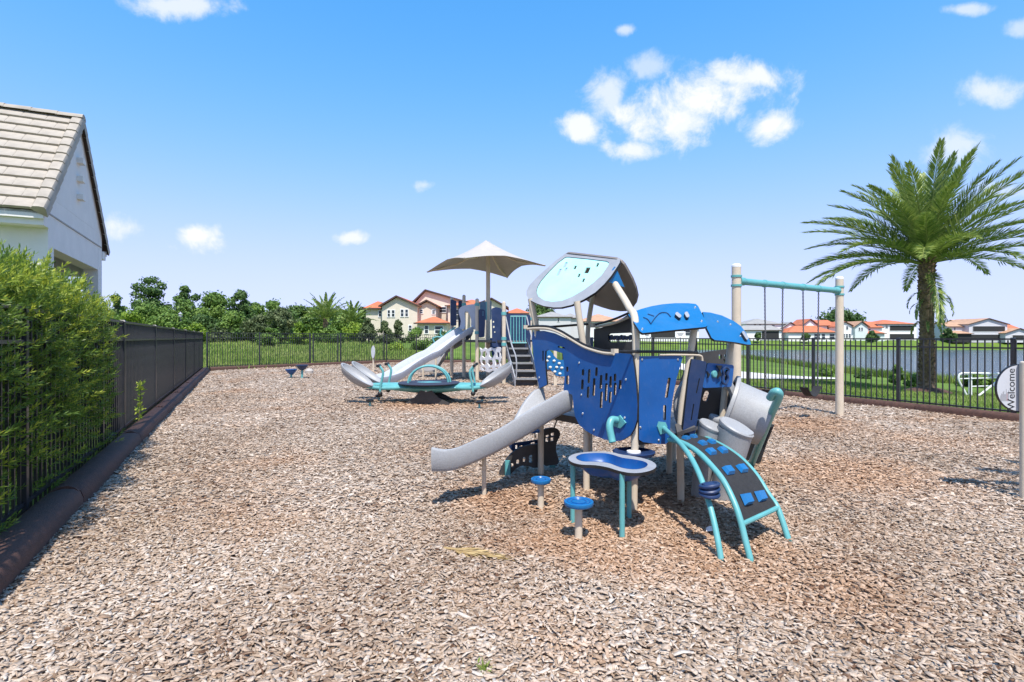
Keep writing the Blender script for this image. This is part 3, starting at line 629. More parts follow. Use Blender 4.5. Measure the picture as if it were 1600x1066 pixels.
# ================================================================ palms
FROND = tintmat('palm_leaflet', [(.055,.105,.026),(.125,.20,.045),(.23,.31,.07),(.42,.46,.13)], .45, .22, spec=.5)
DRY = tintmat('dry_palm_leaflet', [(.30,.19,.075),(.48,.34,.15),(.62,.48,.24)], .7, .15)
BOOT = mat('palm_trunk', (.17, .115, .07), .95, .55, 5, bump=.9, bscale=18)
def frond_obj(th, P0, az, el, L, droop, n_side, lw, lrel, tb=0.0, material=FROND, vee=.75, name='frond'):
    K = 14; ts = np.linspace(0, 1, K); dirs = []; p = np.array(P0, float); pts = [p.copy()]
    for t in ts[1:]:
        a = el-droop*t**1.35; d = np.array((math.cos(az)*math.cos(a), math.sin(az)*math.cos(a), math.sin(a))); p = p+d*L/(K-1); pts.append(p.copy())
    pts = np.array(pts); tt = np.repeat(np.linspace(.12, .99, n_side), 2); sd_ = np.tile((-1.0, 1.0), n_side)
    f = tt*(K-1); i0 = np.minimum(f.astype(int), K-2); fr_ = (f-i0)[:, None]; B = pts[i0]*(1-fr_)+pts[i0+1]*fr_; T = unit(pts[i0+1]-pts[i0])
    S = unit(np.cross(T, np.array((0,0,1.0)))); U = np.cross(S, T)
    m = len(tt); vv_ = vee+RNG.normal(0, .35, m); out = unit(S*sd_[:, None]*np.cos(vv_*.7)[:, None]+U*np.sin(vv_*.7)[:, None])
    D = unit(out*(1.0-.45*tt)[:, None]+T*(.55+.7*tt)[:, None]+np.array((0,0,-.12))); ln = L*lrel*np.sin(np.pi*np.clip(tt*.86+.10, 0, 1))**.6*RNG.uniform(.85, 1.1, m)
    Wd = unit(np.cross(D, U+RNG.normal(0,.3,(m,3)))); tint = np.clip(.35+tb+RNG.normal(0, .15, m)+.15*tt, 0, 1)
    V = np.stack([B, B+D*(ln*.4)[:, None]+Wd*lw*.5, B+D*ln[:, None]+np.array((0,0,-1.0))*(ln*.06)[:, None], B+D*(ln*.4)[:, None]-Wd*lw*.5], 1).reshape(-1, 3)
    o = rawmesh(name, V, m, 4, tint, material, th)
    r = MB().tube(pts, np.linspace(.022, .005, K)*L/3, 5, caps=False).obj('stem', material if material is DRY else MATS.setdefault('palm_stem', mat('palm_stem_green', (.20,.24,.06), .6)), o); return o
def palm(name, label, base, trunk_h, rad, nf, L, seed, n_side=58, lw=.05, boots=True, group=None, hang=False):
    global RNG
    keep = RNG; RNG = np.random.default_rng(seed); base = np.array(base, float); th = thing(name, label, 'palm tree', base, group)
    prof = [(rad*1.5, -.05), (rad*1.12, .25), (rad*.98, .7), (rad*.95, trunk_h*.5), (rad*1.12, trunk_h*.82), (rad*1.0, trunk_h), (rad*.3, trunk_h+.25)]
    MB().lathe(prof, base, n=14).obj('trunk', BOOT, th)
    if boots:
        b = MB(); k = int(trunk_h*80)
        for i in range(k):
            z = .12+(trunk_h-.1)*i/k; a = i*2.39996; r_ = rad*(1.0+.12*math.sin(z*1.7)); d = np.array((math.cos(a), math.sin(a), 0)); s = np.array((-d[1], d[0], 0)); w = RNG.uniform(.05, .085); o_ = RNG.uniform(.05, .10); hh = RNG.uniform(.10, .18)
            p = base+d*(r_-.03)+np.array((0,0,z)); tp = p+d*o_+np.array((0,0,hh))
            b.add([p-s*w, p+s*w, tp+s*w*.55, tp-s*w*.55, p+np.array((0,0,hh*.9))], [(0,1,2,3),(3,2,4),(0,3,4),(1,4,2)])
        b.obj('leaf_bases', BOOT, th, 0)
    top = base+np.array((0,0,trunk_h))
    for i in range(nf):
        u_ = (i+.5)/nf; az = i*2.39996+RNG.normal(0, .12); el = R(86-76*u_**.9)+RNG.normal(0, .05)
        Lf = L*RNG.uniform(.9, 1.08)*(.95+.10*min(1, u_*2)); frond_obj(th, top+np.array((math.cos(az), math.sin(az), 0))*rad*.35+np.array((0,0,.15-.25*u_)), az, el, Lf, .42+.38*u_+RNG.normal(0,.08), n_side, lw, .15, RNG.normal(.06,.10)+.12*(1-u_))
    if hang:
        for (az, L2, z0) in ((R(-115), 2.9, -.35), (R(-60), 1.2, -1.3), (R(-150), 1.1, -1.5), (R(-20), 1.1, -1.1), (R(-80), .9, -2.0), (R(175), .9, -1.2), *[(R(-160+37*i_), RNG.uniform(.5,.9), RNG.uniform(-2.6,-.8)) for i_ in range(9)]):
            d = np.array((math.cos(az), math.sin(az), 0)); frond_obj(th, top+d*(rad*1.0)+np.array((0,0,z0)), az, R(-25), L2, 1.15, int(26*L2)+10, lw, .17, .18)
    RNG = keep; return th
pb_ = GH(1448, 613)
palm('palm_tree', 'large date palm beyond the right fence beside the lake', pb_, 5.3, .25, 60, 4.5, 5, 110, .045, True, None, True)
mnd = MB().lathe([(.95,-.1),(.8,.05),(.5,.16),(.2,.22),(.02,.24)], pb_, n=22); mdo = mnd.obj('mulch_ring', mat('dark_mulch', (.085,.045,.03), .95, .5, 14, bump=1, bscale=40), base=pb_); tag(mdo, 'brown mulch mound around the foot of the large date palm', 'mulch')
palm('palm_tree', 'date palm right of the frame whose frond shadows fall by the welcome sign', (8.1, 1.1, 0), 4.6, .26, 30, 3.3, 9, 50, .06, False)
q0 = np.array((-22.6, 66, 0)); q0[2] = h1(q0[0], q0[1])-.1
palm('palm_tree', 'palm standing before the tree line left of the cream house', q0, 2.7, .3, 34, 3.4, 21, 26, .16, False)
q0 = np.array((-20.6, 70, 0)); q0[2] = h1(q0[0], q0[1])-.1
palm('palm_tree', 'smaller palm half hidden behind the other palm near the cream house', q0, 2.3, .28, 28, 3.2, 22, 24, .16, False)

# ================================================================ trees
def leafm(name, cols): return tintmat(name, cols, .6, .25)
TGREEN = leafm('broadleaf_green', [(.045,.09,.020),(.095,.175,.030),(.165,.265,.048),(.25,.35,.075)])
TDARK = leafm('dark_evergreen', [(.032,.068,.02),(.066,.125,.032),(.11,.19,.046),(.165,.245,.065)])
TOLIVE = leafm('olive_foliage', [(.045,.07,.026),(.085,.12,.045),(.135,.17,.068),(.20,.23,.10)])
TLIME = leafm('lime_foliage', [(.060,.12,.012),(.13,.22,.02),(.22,.32,.03),(.30,.38,.05)])
def tree(name, label, cat, px, base_y, top_y, hw, d, material, seed, n=2600, leaf=.42, kind='round', group=None, trunk=True):
    global RNG
    keep = RNG; RNG = np.random.default_rng(seed); X = (px-CX)/F*d; z0 = h1(X, d)-.05; zt = CH+(HY-top_y)/F*d; zb = max(z0, CH+(HY-base_y)/F*d); rx = hw/F*d; hgt = zt-z0
    base = np.array((X, d, z0)); th = thing(name, label, cat, base, group)
    czb = zb if kind != 'cone' else z0+.12*hgt; ch = zt-czb; ncl = {'round': 34, 'open': 44, 'cone': 30, 'bush': 18, 'wispy': 34}[kind]
    cl = []
    for k in range(ncl):
        t = RNG.random(); a = RNG.uniform(0, 2*np.pi); 
        if kind == 'cone': rr = rx*(1-t*.88)*math.sqrt(RNG.uniform(.2,1)); cz = czb+ch*t*.95; cr = rx*(.45-.2*t)
        elif kind == 'open': rr = rx*math.sqrt(RNG.random())*(1-.55*t*t); cz = czb+ch*(.05+.93*t**1.25); cr = rx*(.46-.20*t)
        else: rr = rx*math.sqrt(RNG.random())*math.sqrt(max(.05, 1-(2*t-.9)**2))*.85; cz = czb+ch*(.08+.82*t); cr = min(rx, ch)*RNG.uniform(.26,.42)
        cl.append((X+rr*math.cos(a), d+rr*math.sin(a), cz, cr))
    cl = np.array(cl); I = RNG.integers(0, ncl, n); D = rdir(n); rad = cl[I, 3]*RNG.uniform(.25, 1, n)**.5
    C = cl[I, :3]+D*rad[:, None]*np.array((1,1,.8))+RNG.normal(0, .12, (n, 3))*cl[I, 3][:, None]; stray = RNG.random(n) < .10; C[stray] += rdir(stray.sum())*cl[I[stray], 3][:, None]*.6; Nn = unit(D+rdir(n)*.7); T = unit(np.cross(Nn, rdir(n))); Wd = np.cross(Nn, T)
    C[:, 2] = np.maximum(C[:, 2], z0+.03)
    tint = np.clip(.5+RNG.normal(0,.17,n)+RNG.normal(0,.14,ncl)[I], 0, 1); lf = leaf*RNG.uniform(.7,1.3,n)
    leafmesh('crown', C-T*lf[:, None]*.5, T, Wd, lf, lf*.62, tint, material, parent=th)
    if trunk:
        b = MB(); tr = max(.05, hgt*.022); tp = base+np.array((RNG.normal(0,.1), 0, hgt*.72)); b.tube([base, (base+tp)/2+np.array((RNG.normal(0,.15),0,0)), tp], [tr*1.2, tr*.8, tr*.25], 7)
        for k in range(6): b.tube([base+(tp-base)*RNG.uniform(.3,.8), cl[RNG.integers(0,ncl), :3]], [tr*.45, tr*.12], 5)
        b.obj('trunk', BARK, th)
    RNG = keep; return th
GB = 'trees of the wood behind the back fence'
T_ = [(150,530,472,34,62,TOLIVE,'round','olive green tree behind the clubhouse at the left end of the tree line'),
      (184,528,460,16,78,TDARK,'open','dark thin topped tree beside the clubhouse corner'),
      (236,530,436,30,70,TDARK,'open','tallest dark tree with loose clumped crown above the left fence'),
      (222,532,478,42,60,TGREEN,'round','broad green tree in front of the tallest dark tree'),
      (292,530,447,22,74,TDARK,'open','dark tree with thin pointed top behind the lamp post'),
      (285,532,470,40,62,TGREEN,'round','wide bright green tree behind the lamp post'),
      (335,530,458,36,66,TGREEN,'round','rounded mid green tree right of the lamp post'),
      (378,531,455,22,64,TDARK,'open','tall dark bluish tree rising above the left end of the back fence'),
      (405,532,492,24,56,TOLIVE,'round','greyish olive tree left of the willowy one'),
      (437,532,480,24,54,TOLIVE,'wispy','pale olive willowy tree near the middle of the back fence'),
      (428,530,468,24,76,TGREEN,'round','green treetop behind the willowy olive tree'),
      (465,530,474,26,78,TDARK,'round','dark evergreen left of the palms'),
      (490,530,482,30,80,TGREEN,'round','green tree directly behind the palms'),
      (540,532,484,26,82,TGREEN,'round','green tree between the palms and the cream house'),
      (565,532,478,16,88,TDARK,'round','dark treetop touching the left edge of the cream house'),
      (262,532,492,34,58,TGREEN,'round','low wide green tree left of the lamp post'),
      (318,532,496,30,60,TDARK,'round','shadowy low tree right of the lamp post'),
      (362,532,488,26,60,TGREEN,'round','green low tree left of the tall bluish one'),
      (400,530,474,26,80,TGREEN,'round','green crown behind the greyish olive tree'),
      (450,532,494,26,62,TGREEN,'round','green low tree behind the lime bush'),
      (520,532,486,30,84,TDARK,'round','dark tree low between the two palms'),
      (170,532,492,34,56,TGREEN,'round','green tree below the clubhouse corner'),
      (580,534,496,22,90,TGREEN,'round','green tree tucked against the left wall of the cream house'),
      (845,520,478,34,190,TDARK,'round','dark distant trees behind the grey roofed house'),
      (1312,522,487,34,215,TDARK,'round','large dark tree behind the red roofed house across the lake')]
for i, (px, by, ty, hw, d, m_, kd, lb) in enumerate(T_): tree('tree', lb, 'tree', px, by, ty, hw, d, m_, 100+i, 6500 if hw > 24 else 4200, .34*d/70, kd)
S_ = [(203,540,486,24,48,TLIME,'wispy','yellow green feathery bush above the left fence beside the clubhouse'),
      (470,545,505,17,52,TLIME,'bush','bright lime green round bush behind the gate'),
      (345,535,508,26,58,TOLIVE,'bush','dusty olive bush near the long white wall'),
      (302,536,505,20,54,TLIME,'bush','light green bush under the lamp post'),
      (420,545,512,18,50,TGREEN,'bush','low green bush below the willowy olive tree'),
      (515,545,515,22,56,TGREEN,'bush','low green bush at the foot of the palms'),
      (552,545,506,18,60,TLIME,'bush','yellow green bush left of the cone shaped trees'),
      (575,556,498,15,55,TOLIVE,'cone','leftmost cone shaped olive tree before the cream house'),
      (601,556,502,14,54,TOLIVE,'cone','middle cone shaped olive tree before the cream house'),
      (622,556,500,12,56,TOLIVE,'cone','slender cone shaped tree right of the other two before the cream house'),
      (652,560,513,19,46,TGREEN,'bush','large rounded green bush before the orange porch roof'),
      (690,560,520,18,50,TDARK,'bush','dark bush behind the far grey slide'),
      (618,562,535,14,45,TLIME,'bush','small light bush in front of the slender cone tree'),
      (1363,534,517,9,150,TDARK,'bush','dark round bush before the mint walled house across the lake'),
      (1481,534,514,11,150,TDARK,'bush','dark bush right of the palm trunk across the lake'),
      (1185,531,520,5,170,TDARK,'bush','small dark bush before the grey roofed house across the lake'),
      (1258,531,521,6,170,TDARK,'bush','small dark bush before the red roofed house across the lake')]
for i, (px, by, ty, hw, d, m_, kd, lb) in enumerate(S_): tree('bush', lb, 'bush', px, by, ty, hw, d, m_, 200+i, 2600, .24*d/55, kd, trunk=(kd == 'cone'))
def groundbush(label, px, py, hw, hp, m_, seed):
    p = GH(px, py); d = p[1]; tree('bush', label, 'bush', px, py, py-hp, hw, d, m_, seed, 900, .16*d/20, 'bush', trunk=False)
groundbush('leafy green plant by the water left of the palm trunk', 1402, 602, 11, 32, TGREEN, 301)
groundbush('lower leafy plant between the fence post and the palm', 1428, 606, 12, 20, TGREEN, 302)
groundbush('low green bush behind the white tubular frame', 1530, 606, 34, 20, TGREEN, 303)
groundbush('green bush on the bank left of the right swing post', 1288, 588, 14, 14, TGREEN, 304)
groundbush('dark green weeds at the water edge right of the swing post', 1350, 592, 12, 10, TDARK, 305)

# ================================================================ houses
def house(label, d, vols, cat='house', zb=None, px_c=None):
    """vols: list of dict(px0,px1,eave,ridge,off,deep,roof,wall,rm,windows). Pixels give directions; d is the distance of the front"""
    x0 = min(v['x'][0] for v in vols); x1 = max(v['x'][1] for v in vols); Xc = ((x0+x1)/2-CX)/F*d
    z0 = h1(Xc, d+3)-.3; th = thing('house', label, cat, (Xc, d, z0))
    for v in vols:
        dd = d+v.get('off', 0); a, b = [(p-CX)/F*dd for p in v['x']]; ev = CH+(HY-v['eave'])/F*dd; rg = CH+(HY-v['ridge'])/F*dd; dp = v.get('deep', 8.0); zz = z0
        if v.get('base') is not None: zz = CH+(HY-v['base'])/F*dd
        MB().box(((a+b)/2, dd+dp/2, (zz+ev)/2), (b-a, dp, ev-zz)).obj('wall', v.get('wall', CREAM), th, 0)
        oh = v.get('oh', .45); rt = v['roof']; rm = v.get('rm', RED); r = MB(); tk = .16
        A0, A1, Y0, Y1 = a-oh, b+oh, dd-oh, dd+dp+oh
        if rt == 'hip':
            w = A1-A0; q_ = Y1-Y0; k = min(w, q_)/2*.96; pts = [(A0,Y0,ev),(A1,Y0,ev),(A1,Y1,ev),(A0,Y1,ev),(A0+k,Y0+k,rg),(A1-k,Y0+k,rg),(A1-k,Y1-k,rg),(A0+k,Y1-k,rg)]
            r.add(pts, [(0,1,5,4),(1,2,6,5),(2,3,7,6),(3,0,4,7),(4,5,6,7),(3,2,1,0)])
        elif rt == 'front':                              # gable towards the camera
            m = (A0+A1)/2 if 'peak' not in v else (v['peak']-CX)/F*dd; t = np.array((0,0,tk))
            for (e0, mm) in ((A0, m), (A1, m)):
                r.prism([(e0,Y0,ev-.05),(mm,Y0,rg),(mm,Y0,rg+tk),(e0,Y0,ev-.05+tk)], (0,Y1-Y0,0))
            MB().prism([(a,dd+.002,ev),(b,dd+.002,ev),(m,dd+.002,rg-(rg-ev)*oh/(b-a)*1.2)], (0,dp-.01,0)).obj('gable', v.get('wall', CREAM), th, 0)
        elif rt == 'side':                               # ridge parallel to the picture
            m = (Y0+Y1)/2; r.prism([(A0,Y0,ev),(A0,m,rg),(A0,Y1,ev),(A0,Y1,ev-tk),(A0,m,rg-tk),(A0,Y0,ev-tk)], (A1-A0,0,0))
            MB().prism([(a+.01,dd,ev-tk),(a+.01,dd+dp,ev-tk),(a+.01,m,rg-tk-.1)], (b-a-.02,0,0)).obj('gable', v.get('wall', CREAM), th, 0)
        elif rt == 'flat': r.box(((A0+A1)/2,(Y0+Y1)/2,ev+.08), (A1-A0, Y1-Y0, .16))
        ro = r.obj('roof', rm, th, 0)
        if rt in ('front', 'hip', 'side'):
            fx = MB(); 
            if rt == 'front':
                for e0 in (A0, A1): fx.bar((e0,Y0-.03,ev-.03), (m,Y0-.03,rg+.05), .05, .22, up=(0,0,1))
            else: fx.bar((A0,Y0-.03,ev-.04), (A1,Y0-.03,ev-.04), .05, .2)
            fx.obj('fascia', v.get('trim', TRIM), ro, 0)
        for w in v.get('win', []):
            wx0, wx1, wy0, wy1 = w[:4]; X0, X1 = [(p-CX)/F*dd for p in (wx0, wx1)]; Z1, Z0 = [CH+(HY-p)/F*dd for p in (wy0, wy1)]; kind = w[4] if len(w) > 4 else 'w'
            wo_ = MB().box(((X0+X1)/2, dd+.0, (Z0+Z1)/2), (X1-X0, .08, Z1-Z0)).obj('window' if kind == 'w' else 'screened_porch', GLASS if kind == 'w' else SCREEN, th, 0)
            f = MB(); t = .10
            for (cx_, cz_, sx_, sz_) in (((X0+X1)/2, Z1+t/2, X1-X0+2*t, t), ((X0+X1)/2, Z0-t/2, X1-X0+2*t, t), (X0-t/2, (Z0+Z1)/2, t, Z1-Z0), (X1+t/2, (Z0+Z1)/2, t, Z1-Z0)): f.box((cx_, dd-.02, cz_), (sx_, .14, sz_))
            if kind == 'w': f.box(((X0+X1)/2, dd-.03, (Z0+Z1)/2), (X1-X0, .10, .06))
            f.obj('frame', WHITEP if kind == 'w' else v.get('wall', CREAM), wo_, 0)
    return th
V = lambda x0, x1, eave, ridge, roof, **k: dict(x=(x0, x1), eave=eave, ridge=ridge, roof=roof, **k)
house('cream two storey house with orange tile roofs left of the shade canopy', 80, [
    V(572, 602, 482, 470, 'hip', deep=11, off=1.5, win=[(592,596,486,495)]),
    V(597, 652, 479, 463.5, 'front', deep=10, peak=620, win=[(606,609.5,485,495),(612.5,616.5,485,495),(626.5,630.5,484,494.5),(633.5,637.5,484,494.5),(639,643,509,517)]),
    V(653, 681, 479, 470, 'front', deep=9, off=1.2, win=[(656.5,660.5,484,489.5),(675.5,679.5,485,490.5)]),
    V(652, 698, 505, 494, 'hip', deep=6, off=-2.6, win=[(664,669,509,521),(680,692,510,521)]),
    V(648, 732, 474, 454, 'front', deep=16, off=5, peak=665, win=[(687,697,480,488),(700,704,480,497,)]),
    V(700, 770, 478, 466, 'hip', deep=12, off=3, win=[(712,726,484,500),(740,752,484,500)]),
    V(735, 790, 481, 467, 'front', deep=8, off=1, peak=768, wall=CREAM)])
house('low cream house with orange hip roof behind the teal ladder', 84, [V(790, 826, 490, 481, 'hip', deep=9, win=[(800,806,500,512)])])
LIL = mat('pale_grey_stucco', (.56,.55,.56), .9, .05, 2); WST = mat('bright_white_stucco', (.78,.77,.75), .9, .04, 2); MINTW = mat('pale_mint_stucco', (.60,.66,.63), .9, .04, 2)
house('pale grey house with grey hip roof seen under the mint roof panel', 140, [V(836, 892, 495.5, 486, 'hip', deep=14, wall=LIL, rm=GREYR, win=[(839,842,498,503),(871,874,497,503)]), V(880, 905, 497, 489, 'hip', off=3, deep=10, wall=LIL, rm=GREYR)])
house('white house with tan hip roof seen between the beige roof posts', 150, [V(904, 976, 502.5, 489.5, 'hip', deep=16, wall=WST, rm=TAN, win=[(909,913,504,509),(930,936,505,512)]), V(960, 996, 506, 496, 'hip', off=4, deep=10, wall=WST, rm=TAN)])
house('long white house with dark screened porch seen below the blue roof panel', 172, [V(1000, 1092, 513, 506, 'hip', deep=12, wall=WST, rm=GREYR, win=[(1015,1056,517,528,'s'),(1068,1078,516,524)])])
house('white house with grey hip roofs and dark porch left of the swing chains', 178, [
    V(1166, 1226, 506.5, 497, 'hip', deep=14, off=3, wall=WST, rm=GREYR, win=[(1178,1181,507,509.5),(1186,1189,507,509.5),(1194,1197,507,509.5),(1206,1210,508,511)]),
    V(1155, 1222, 516, 508.5, 'hip', deep=5, off=-3, wall=WST, rm=GREYR, win=[(1181,1186,519,527),(1190,1217,517.5,531,'s')]),
    V(1222, 1248, 514, 504, 'front', deep=10, off=2, wall=WST, rm=GREYR)])
house('white house with bright red orange roofs behind the swing', 175, [
    V(1262, 1305, 509, 499.5, 'side', deep=10, off=5, wall=WST, rm=RED, win=[(1292,1299,510,514)]),
    V(1256, 1276, 508, 499, 'front', deep=8, off=2.5, wall=WST, rm=RED),
    V(1232, 1306, 519.5, 508.5, 'hip', deep=9, off=-2, wall=WST, rm=RED, win=[(1272,1281,522,530),(1284,1289,522,530),(1296,1304,522,530)]),
    V(1306, 1334, 511, 503, 'front', deep=10, off=1, wall=WST, rm=RED, win=[(1322,1325,510,515),(1317,1320,522,528),(1321.5,1324.5,522,528),(1326,1329,522,528)])])
house('mint and white house with orange roofs and black screened balcony left of the palm', 175, [
    V(1336, 1356, 511, 502.5, 'front', deep=10, off=0, wall=MINTW, rm=TAN, win=[(1341.5,1344,512,517),(1345.5,1348,512,517)]),
    V(1353, 1378, 512, 502, 'side', deep=9, off=2.5, wall=WST, rm=RED, win=[(1357,1360,514,519)]),
    V(1372, 1432, 506.5, 499, 'hip', deep=13, off=3.5, wall=WST, rm=RED, win=[(1390,1428,509,517,'s'),(1390,1428,522,531,'s'),(1383.5,1387,509,513)]),
    V(1362, 1382, 521, 516, 'hip', deep=4, off=-1.5, wall=MINTW, rm=RED)])
house('white house with tan roofs and dark screened upper porch at the right edge', 170, [
    V(1482, 1512, 510.5, 503, 'side', deep=9, off=3, wall=LIL, rm=TAN, win=[(1490,1493,512,516)]),
    V(1514, 1574, 507, 498, 'front', deep=12, off=1, wall=LIL, rm=TAN, win=[(1520,1570,510,518,'s'),(1498+18,1570,523,532,'s')]),
    V(1504, 1562, 508, 499, 'side', deep=9, off=9, wall=LIL, rm=TAN),
    V(1572, 1592, 514, 505, 'side', deep=9, off=4, wall=WST, rm=RED),
    V(1571, 1614, 521, 513.5, 'front', deep=8, off=-1, wall=LIL, rm=TAN, win=[(1582,1600,524,531,'s')]),
    V(1488, 1518, 521.5, 517, 'hip', deep=4, off=-.5, wall=SCREEN, rm=TAN)])
# low white walls beyond the field and the lamp post
for (x0, x1, y0, d, lb) in ((303, 326, 515, 66, 'low white wall seen past the far end of the left fence'), (347, 376, 513.5, 70, 'low white wall between the trees behind the back fence')):
    a, b = (x0-CX)/F*d, (x1-CX)/F*d; zt = CH+(HY-y0)/F*d; zz = h1((a+b)/2, d)-.1; th = thing('white_wall', lb, 'wall', ((a+b)/2, d, zz))
    MB().box(((a+b)/2, d, (zz+zt)/2), (b-a, .3, zt-zz)).obj('wall_panel', WHITEP, th, 0); MB().box(((a+b)/2, d, zt+.06), (b-a+.2, .42, .12)).obj('coping', CONC, th, 0)
p = np.array(((282-CX)/F*58, 58, 0)); p[2] = h1(p[0], p[1]); th = thing('lamp_post', 'slim grey lamp post in front of the trees behind the left fence', 'lamp post', p)
MB().tube([p, p+np.array((0,0,CH+(HY-497)/F*58-p[2]))], [.09, .06], 8).obj('pole', GREYB, th); tpz = CH+(HY-497)/F*58
MB().lathe([(.04,0),(.16,.08),(.20,.25),(.16,.36),(.24,.40),(.06,.6),(.02,.66)], (p[0], p[1], tpz), n=10).obj('lamp_head', GREYB, th)
for (px, y0, y1, w, lb) in ((1063, 518, 527, 8, 'small white notice sign on a post beyond the fence under the blue roof'), (1011, 520, 527, 6, 'smaller white notice sign by the fence left of the other notice')):
    d = 40.0; X = (px-CX)/F*d; zt, zb_ = [CH+(HY-q_)/F*d for q_ in (y0, y1)]; g0 = h1(X, d); th = thing('notice_sign', lb, 'sign', (X, d, g0)); hwid = w/F*d
    MB().tube([(X, d+.03, g0), (X, d+.03, zt)], .03, 8).obj('post', STEEL, th); o = MB().box((X, d, (zt+zb_)/2), (2*hwid, .02, zt-zb_)).obj('sign_board', WHITEP, th, 0)
    b = MB()
    for k in range(3): b.box((X, d-.013, zt-(zt-zb_)*(.3+.2*k)), (hwid*(1.4-.3*k), .004, .035))
    b.obj('print', BLACK, o, 0)
# ================================================================ near play structure
A2 = lambda p: np.array((p[0], p[1], 0.0))
P0, P2, P3, P7 = (.315, 5.96), (.735, 5.375), (1.07, 4.79), (.91, 6.34)
P4, P5, P6 = (1.562, 5.03), (1.73, 5.98), (2.11, 5.52)
nA = np.array((-.842, -.543, 0)); tA = np.array((.543, -.842, 0)); nB = np.array((.44, -.898, 0))
def near_structure():
    th = thing('play_structure', 'small blue toddler play structure with mint roof panel and short grey slide', 'play structure', (1.05, 5.3, 0)); SUB = -.06
    def post(path, r=.033, name='post'): return MB().tube(smoothpath(path, 5), r, 12).obj(name, BEIGE, th)
    def bolts(par, pts, mp, r=.011, off=None):
        for (x, y) in pts:
            p = mp(x, y); d = unit(CAM-p)*np.array((1,1,0)); d = d/np.linalg.norm(d); MB().lathe([(r, 0), (r, .004), (r*.6, .009)], p, d, 8).obj('bolt', STEEL, par)
    # posts
    post([(*P0, SUB), (*P0, .9), (.29, 5.96, 1.45), (.205, 5.95, 1.93)])
    post([(*P2, SUB), (.735, 5.375, .7), (.715, 5.375, 1.3), (.64, 5.36, 1.86)])
    post([(*P3, SUB), (1.085, 4.79, .8), (1.088, 4.79, 1.60), (1.08, 5.02, 1.78), (1.02, 5.38, 2.03)])
    post([(*P7, SUB), (.91, 6.34, 1.0), (.88, 6.32, 1.55), (.93, 6.26, 2.0)], .028)
    post([(*P4, SUB), (1.56, 5.03, .72), (1.62, 5.03, 1.15), (1.69, 5.04, 1.60)])
    post([(*P5, SUB), (*P5, .62)]); post([(*P6, SUB), (2.13, 5.52, .6), (2.16, 5.52, .95), (2.23, 5.53, 1.48)])
    post([(1.55, 6.5, SUB), (1.55, 6.5, .62)]); post([(1.95, 6.55, SUB), (1.95, 6.55, .62)], .03)
    # decks
    def deck(pts, z, nm='deck'): MB().prism([(p[0], p[1], z-.07) for p in pts], (0,0,.07)).obj(nm, DGREY, th, 0)
    deck([P0, P2, P3, (1.45,5.35), (1.15,6.05), P7], .70); deck([P3, P4, P6, (2.0,6.4), (1.5,6.5), (1.16,6.03), (1.46,5.34)], .62)
    # front panel with slide doorway
    o1 = A2(P0)+nA*.06; o3 = A2(P3)+nA*.06; m1 = vplane(o1, o3)
    out = [(832,518),(848,517),(865,521),(887,531),(910,543),(930,548.5),(954,551),(984,553),(988,556),(991,575),(994,602),(996,635),(995,657),(991,670),(984,681),(972,688),(961,690),(945,687),(929,681),(915,673),(905,664),(899,652),(896.5,640),(895.5,627),(894,617),(887,614),(880.5,611),(882,590),(881.5,570),(879,552),(868,548.5),(856,546.5),(852,549),(851.5,560),(853,585),(854.5,601),(843,607),(838,585),(834,560),(831,530)]
    SL = [(911,582,5),(910,601,8),(920.5,588,11),(919,613,9),(932,581,7),(928,605,14),(939,597,11),(939.5,625,13),(947.5,589,6),(947,613,14),(954,597,9),(953.5,621,9),(961,590,6),(961,608,10),(969,601,7)]
    holes = [slot(x, y, 1.9, h, 3) for x, y, h in SL]+[slot(886.5, 577, 1.6, 4), slot(887, 594, 2.2, 7), slot(848.5, 556, 1.0, 8), slot(877, 543, 5.5, 1.3, 12)]
    p1 = panel('front_panel', out, holes, m1, .02, BLUE, BLACK, th); bolts(p1, [(836,524),(842.5,590),(905,567),(978,593),(908.5,617),(910.5,646.5),(928,672),(953.5,679),(976,653)], m1)
    # S-shaped hand rail over it
    mr = vplane(o1+nA*.015, o3+nA*.015)
    rl = [(824,511.5),(840,510.5),(858,511.5),(875,517.5),(893,528),(912,539),(930,545.5),(945,549),(959,550)]
    MB().tube(smoothpath([mr(x, y+2.6) for x, y in rl], 5), .016, 8).obj('rail', BEIGE, th); MB().tube(smoothpath([mr(x, y-.9) for x, y in rl], 5), .012, 8).obj('grip', BLACK, th)
    # blue side panel
    b3 = A2(P3)+nB*.055; b4 = A2(P4)+nB*.055; m2 = vplane(b3, b4)
    out = [(999,557),(1062,556),(1067,558),(1064,568),(1057,592),(1051.5,620),(1048,650),(1047,672),(1045,690),(1040,694),(1028,694),(1005,691),(998.5,687)]
    p2 = panel('side_panel', out, [slot(1043.5, 606, 2.3, 16, 9), slot(1038.5, 645, 2.3, 12, 1)], m2, .02, BLUE, BLACK, th); bolts(p2, [(1003,562),(1059,562),(1000.5,668),(1029,688)], m2)
    m2r = vplane(b3+nB*.01, b4+nB*.01)
    MB().tube(smoothpath([m2r(962,549.5), m2r(1000,549.5), m2r(1050,550), m2r(1090,551)], 4), .013, 8).obj('grip', BLACK, th)
    MB().tube(smoothpath([m2r(1030,554.5), m2r(1070,554.5), m2r(1092,555.5), m2r(1097,560), m2r(1097,574)], 5), .010, 8).obj('rail', BEIGE, th)
    for x, y in ((960.5, 548.5),): p = m2r(x, y); MB().box(p, (.045, .045, .035), .5).obj('clamp', BEIGE, th, 0)
    p = mr(823, 511); MB().box(p, (.05, .05, .04), 1.0).obj('clamp', BEIGE, th, 0)
